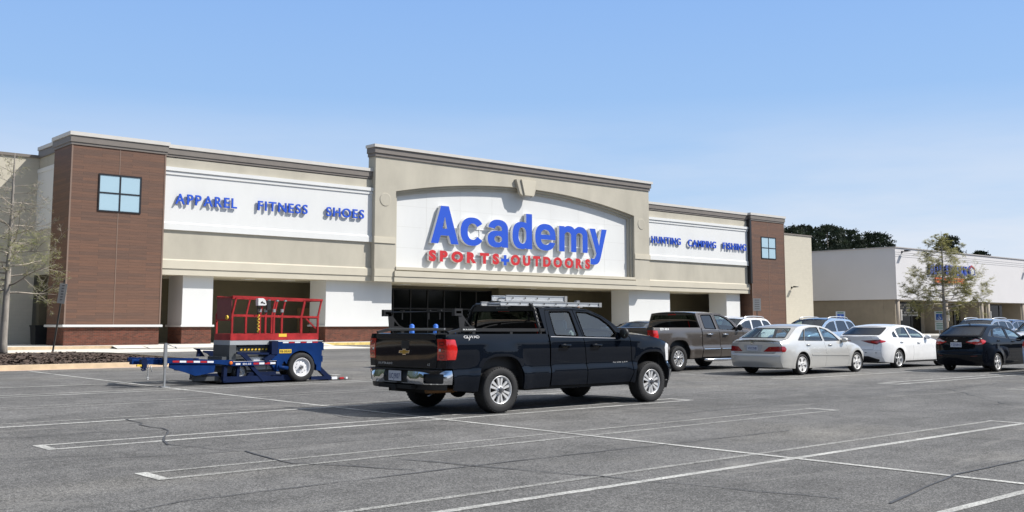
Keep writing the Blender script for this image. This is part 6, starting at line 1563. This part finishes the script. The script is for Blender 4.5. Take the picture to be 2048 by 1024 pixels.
for y in (Y0 + .025, Y1 - .025):
    zt_ = lambda x: 2.185 - (x - 2.17) * .020; zm = lambda x: 1.72 - (x - 2.17) * .016
    b = MB(); b.bar((2.17, y, zt_(2.17)), (4.79, y, zt_(4.79)), .055, .055); lp(b, "guard_rail", redp)
    b = MB(); b.bar((2.17, y, zm(2.17)), (4.69, y, zm(4.69)), .045, .045); lp(b, "guard_rail", redp)
    for x in ((2.18, 2.95, 3.11, 3.35, 3.58, 4.15, 4.66) if y < .5 else (2.18, 3.0, 3.75, 4.66)):
        lp(post(x, y, True, zm(x), zt_(x)), "rail_post", redp)
    b = MB()
    for x in (2.95, 3.11, 3.35, 3.58): b.box(x - .03, x + .035, y - .03, y + .03, 1.80, 1.88); b.box(x + .06, x + .12, y - .03, y + .03, 2.08, 2.12)
    if y < .5: lp(b, "rail_clamp", zinc)
b = MB(); b.bar((4.30, Y0 + .03, 1.64), (4.60, Y0 + .03, 1.38), .035); lp(b, "rail_brace", redp)
b = MB(); b.box(2.165, 2.185, Y0 + .05, Y1 - .05, 1.60, 2.16); lp(b, "end_panel", redd)
for z in (2.17, 1.60):
    b = MB(); b.box(2.15, 2.20, Y0 + .05, Y1 - .05, z - .022, z + .022); lp(b, "guard_rail", redp)
b = MB(); b.bar((4.75, Y0 + .05, 2.12), (4.75, Y1 - .05, 2.12), .05); b.bar((4.66, Y0 + .05, 1.66), (4.66, Y1 - .05, 1.66), .045); lp(b, "end_rail", redp)
b = MB(); b.prism([(2.80, 1.96), (3.0, 1.96), (3.05, 1.985), (3.02, 2.10), (2.96, 2.15), (2.80, 2.15)], fxz(Y0 - .14), (0, .13, 0)); cb = lp(b, "control_box", mat("control_box_white", (.66, .66, .65), .5), bevel=.01)
b = MB(); b.prism([(2.88, 2.05), (2.92, 2.08), (2.94, 2.05), (3.0, 2.03), (3.0, 2.01), (2.92, 2.03), (2.88, 2.02)], fxz(Y0 - .147), (0, .006, 0)); lp(b, "box_mark", trimb, cb, fix=False)
b = MB(); b.tube([(2.83, Y0 - .06, 1.96), (2.84, Y0 - .05, 1.80), (2.86, Y0 - .05, 1.72)], .012, 6); b.tube([(2.88, Y0 - .06, 1.96), (2.90, Y0 - .05, 1.82)], .010, 6); b.box(3.10, 3.20, Y0 - .08, Y0, 1.86, 2.10); lp(b, "cable", trimb, cb)
b = MB(); b.tube([(2.87 + .03 * math.sin(i * 1.1), Y0 - .05 + .02 * math.cos(i * 1.1), 1.74 - i * .0155) for i in range(30)], .011, 6); lp(b, "coil_cable", yelp, cb)
b = MB(); b.lathe([(.055, -.05), (.055, -.02), (.03, 0), (.001, .01)], lambda p, q, a: (2.05 - .02 + a + .02, Y0 - .02 + p, 1.66 + q), 14); lp(b, "horn", yelp)
b = MB(); b.lathe([(.07, 0), (.075, .15), (.06, .16), (.001, .16)], lambda p, q, a: (3.24 + p, Y0 + .3 + q, 1.10 + a), 14); lp(b, "bucket", redp)
# folded scissor arms, chassis, wheels
b = MB()
for k in range(4):
    z = .62 + k * .085
    for y in (Y0 + .12, Y1 - .2): b.bar((2.25, y, z), (4.5, y, z + .06), .06, .07); b.bar((2.25, y + .08, z + .06), (4.5, y + .08, z), .06, .07)
lp(b, "scissor_arms", dgrey)
b = MB()
for k in range(8): x = 2.45 + k * .10; b.prism([(x, .83), (x + .05, .83), (x + .065, .87), (x + .015, .87)], fxz(Y0 + .07), (0, .012, 0)); 
lp(b, "hazard_stripe", yelp)
b = MB(); b.box(2.42, 3.4, Y0 + .078, Y0 + .10, .82, .88); lp(b, "stripe_board", trimb)
b = MB(); b.box(2.1, 4.55, Y0 + .06, Y1 - .06, .28, .60); b.box(2.12, 2.30, Y0, Y1, .58, .965); b.box(1.95, 2.3, Y0 + .05, Y1 - .05, .45, .68); lp(b, "chassis", dgrey)
b = MB(); b.box(2.55, 3.15, Y0 + .02, Y0 + .055, .34, .66); b.box(3.18, 3.4, Y0 + .03, Y0 + .055, .34, .66); ch = lp(b, "battery_door", lgrey)
b = MB(); b.box(2.80, 2.98, Y0 + .01, Y0 + .019, .48, .62); lp(b, "white_label", refw, ch)
b = MB(); b.box(2.09, 2.16, Y0 - .01, Y0, .52, .60); lp(b, "warning_label", mat("green_yellow_label", (.30, .36, .05), .5))
for x in (2.43, 4.2):
    for y, s_ in ((Y0 + .08, -1), (Y1 - .08, 1)):
        wo = wheel(lf_, x, y, .20, .14, s_, .135, 'steel', 0, 1.0, zinc, MATS["wheel_hole_dark"], False, .2)
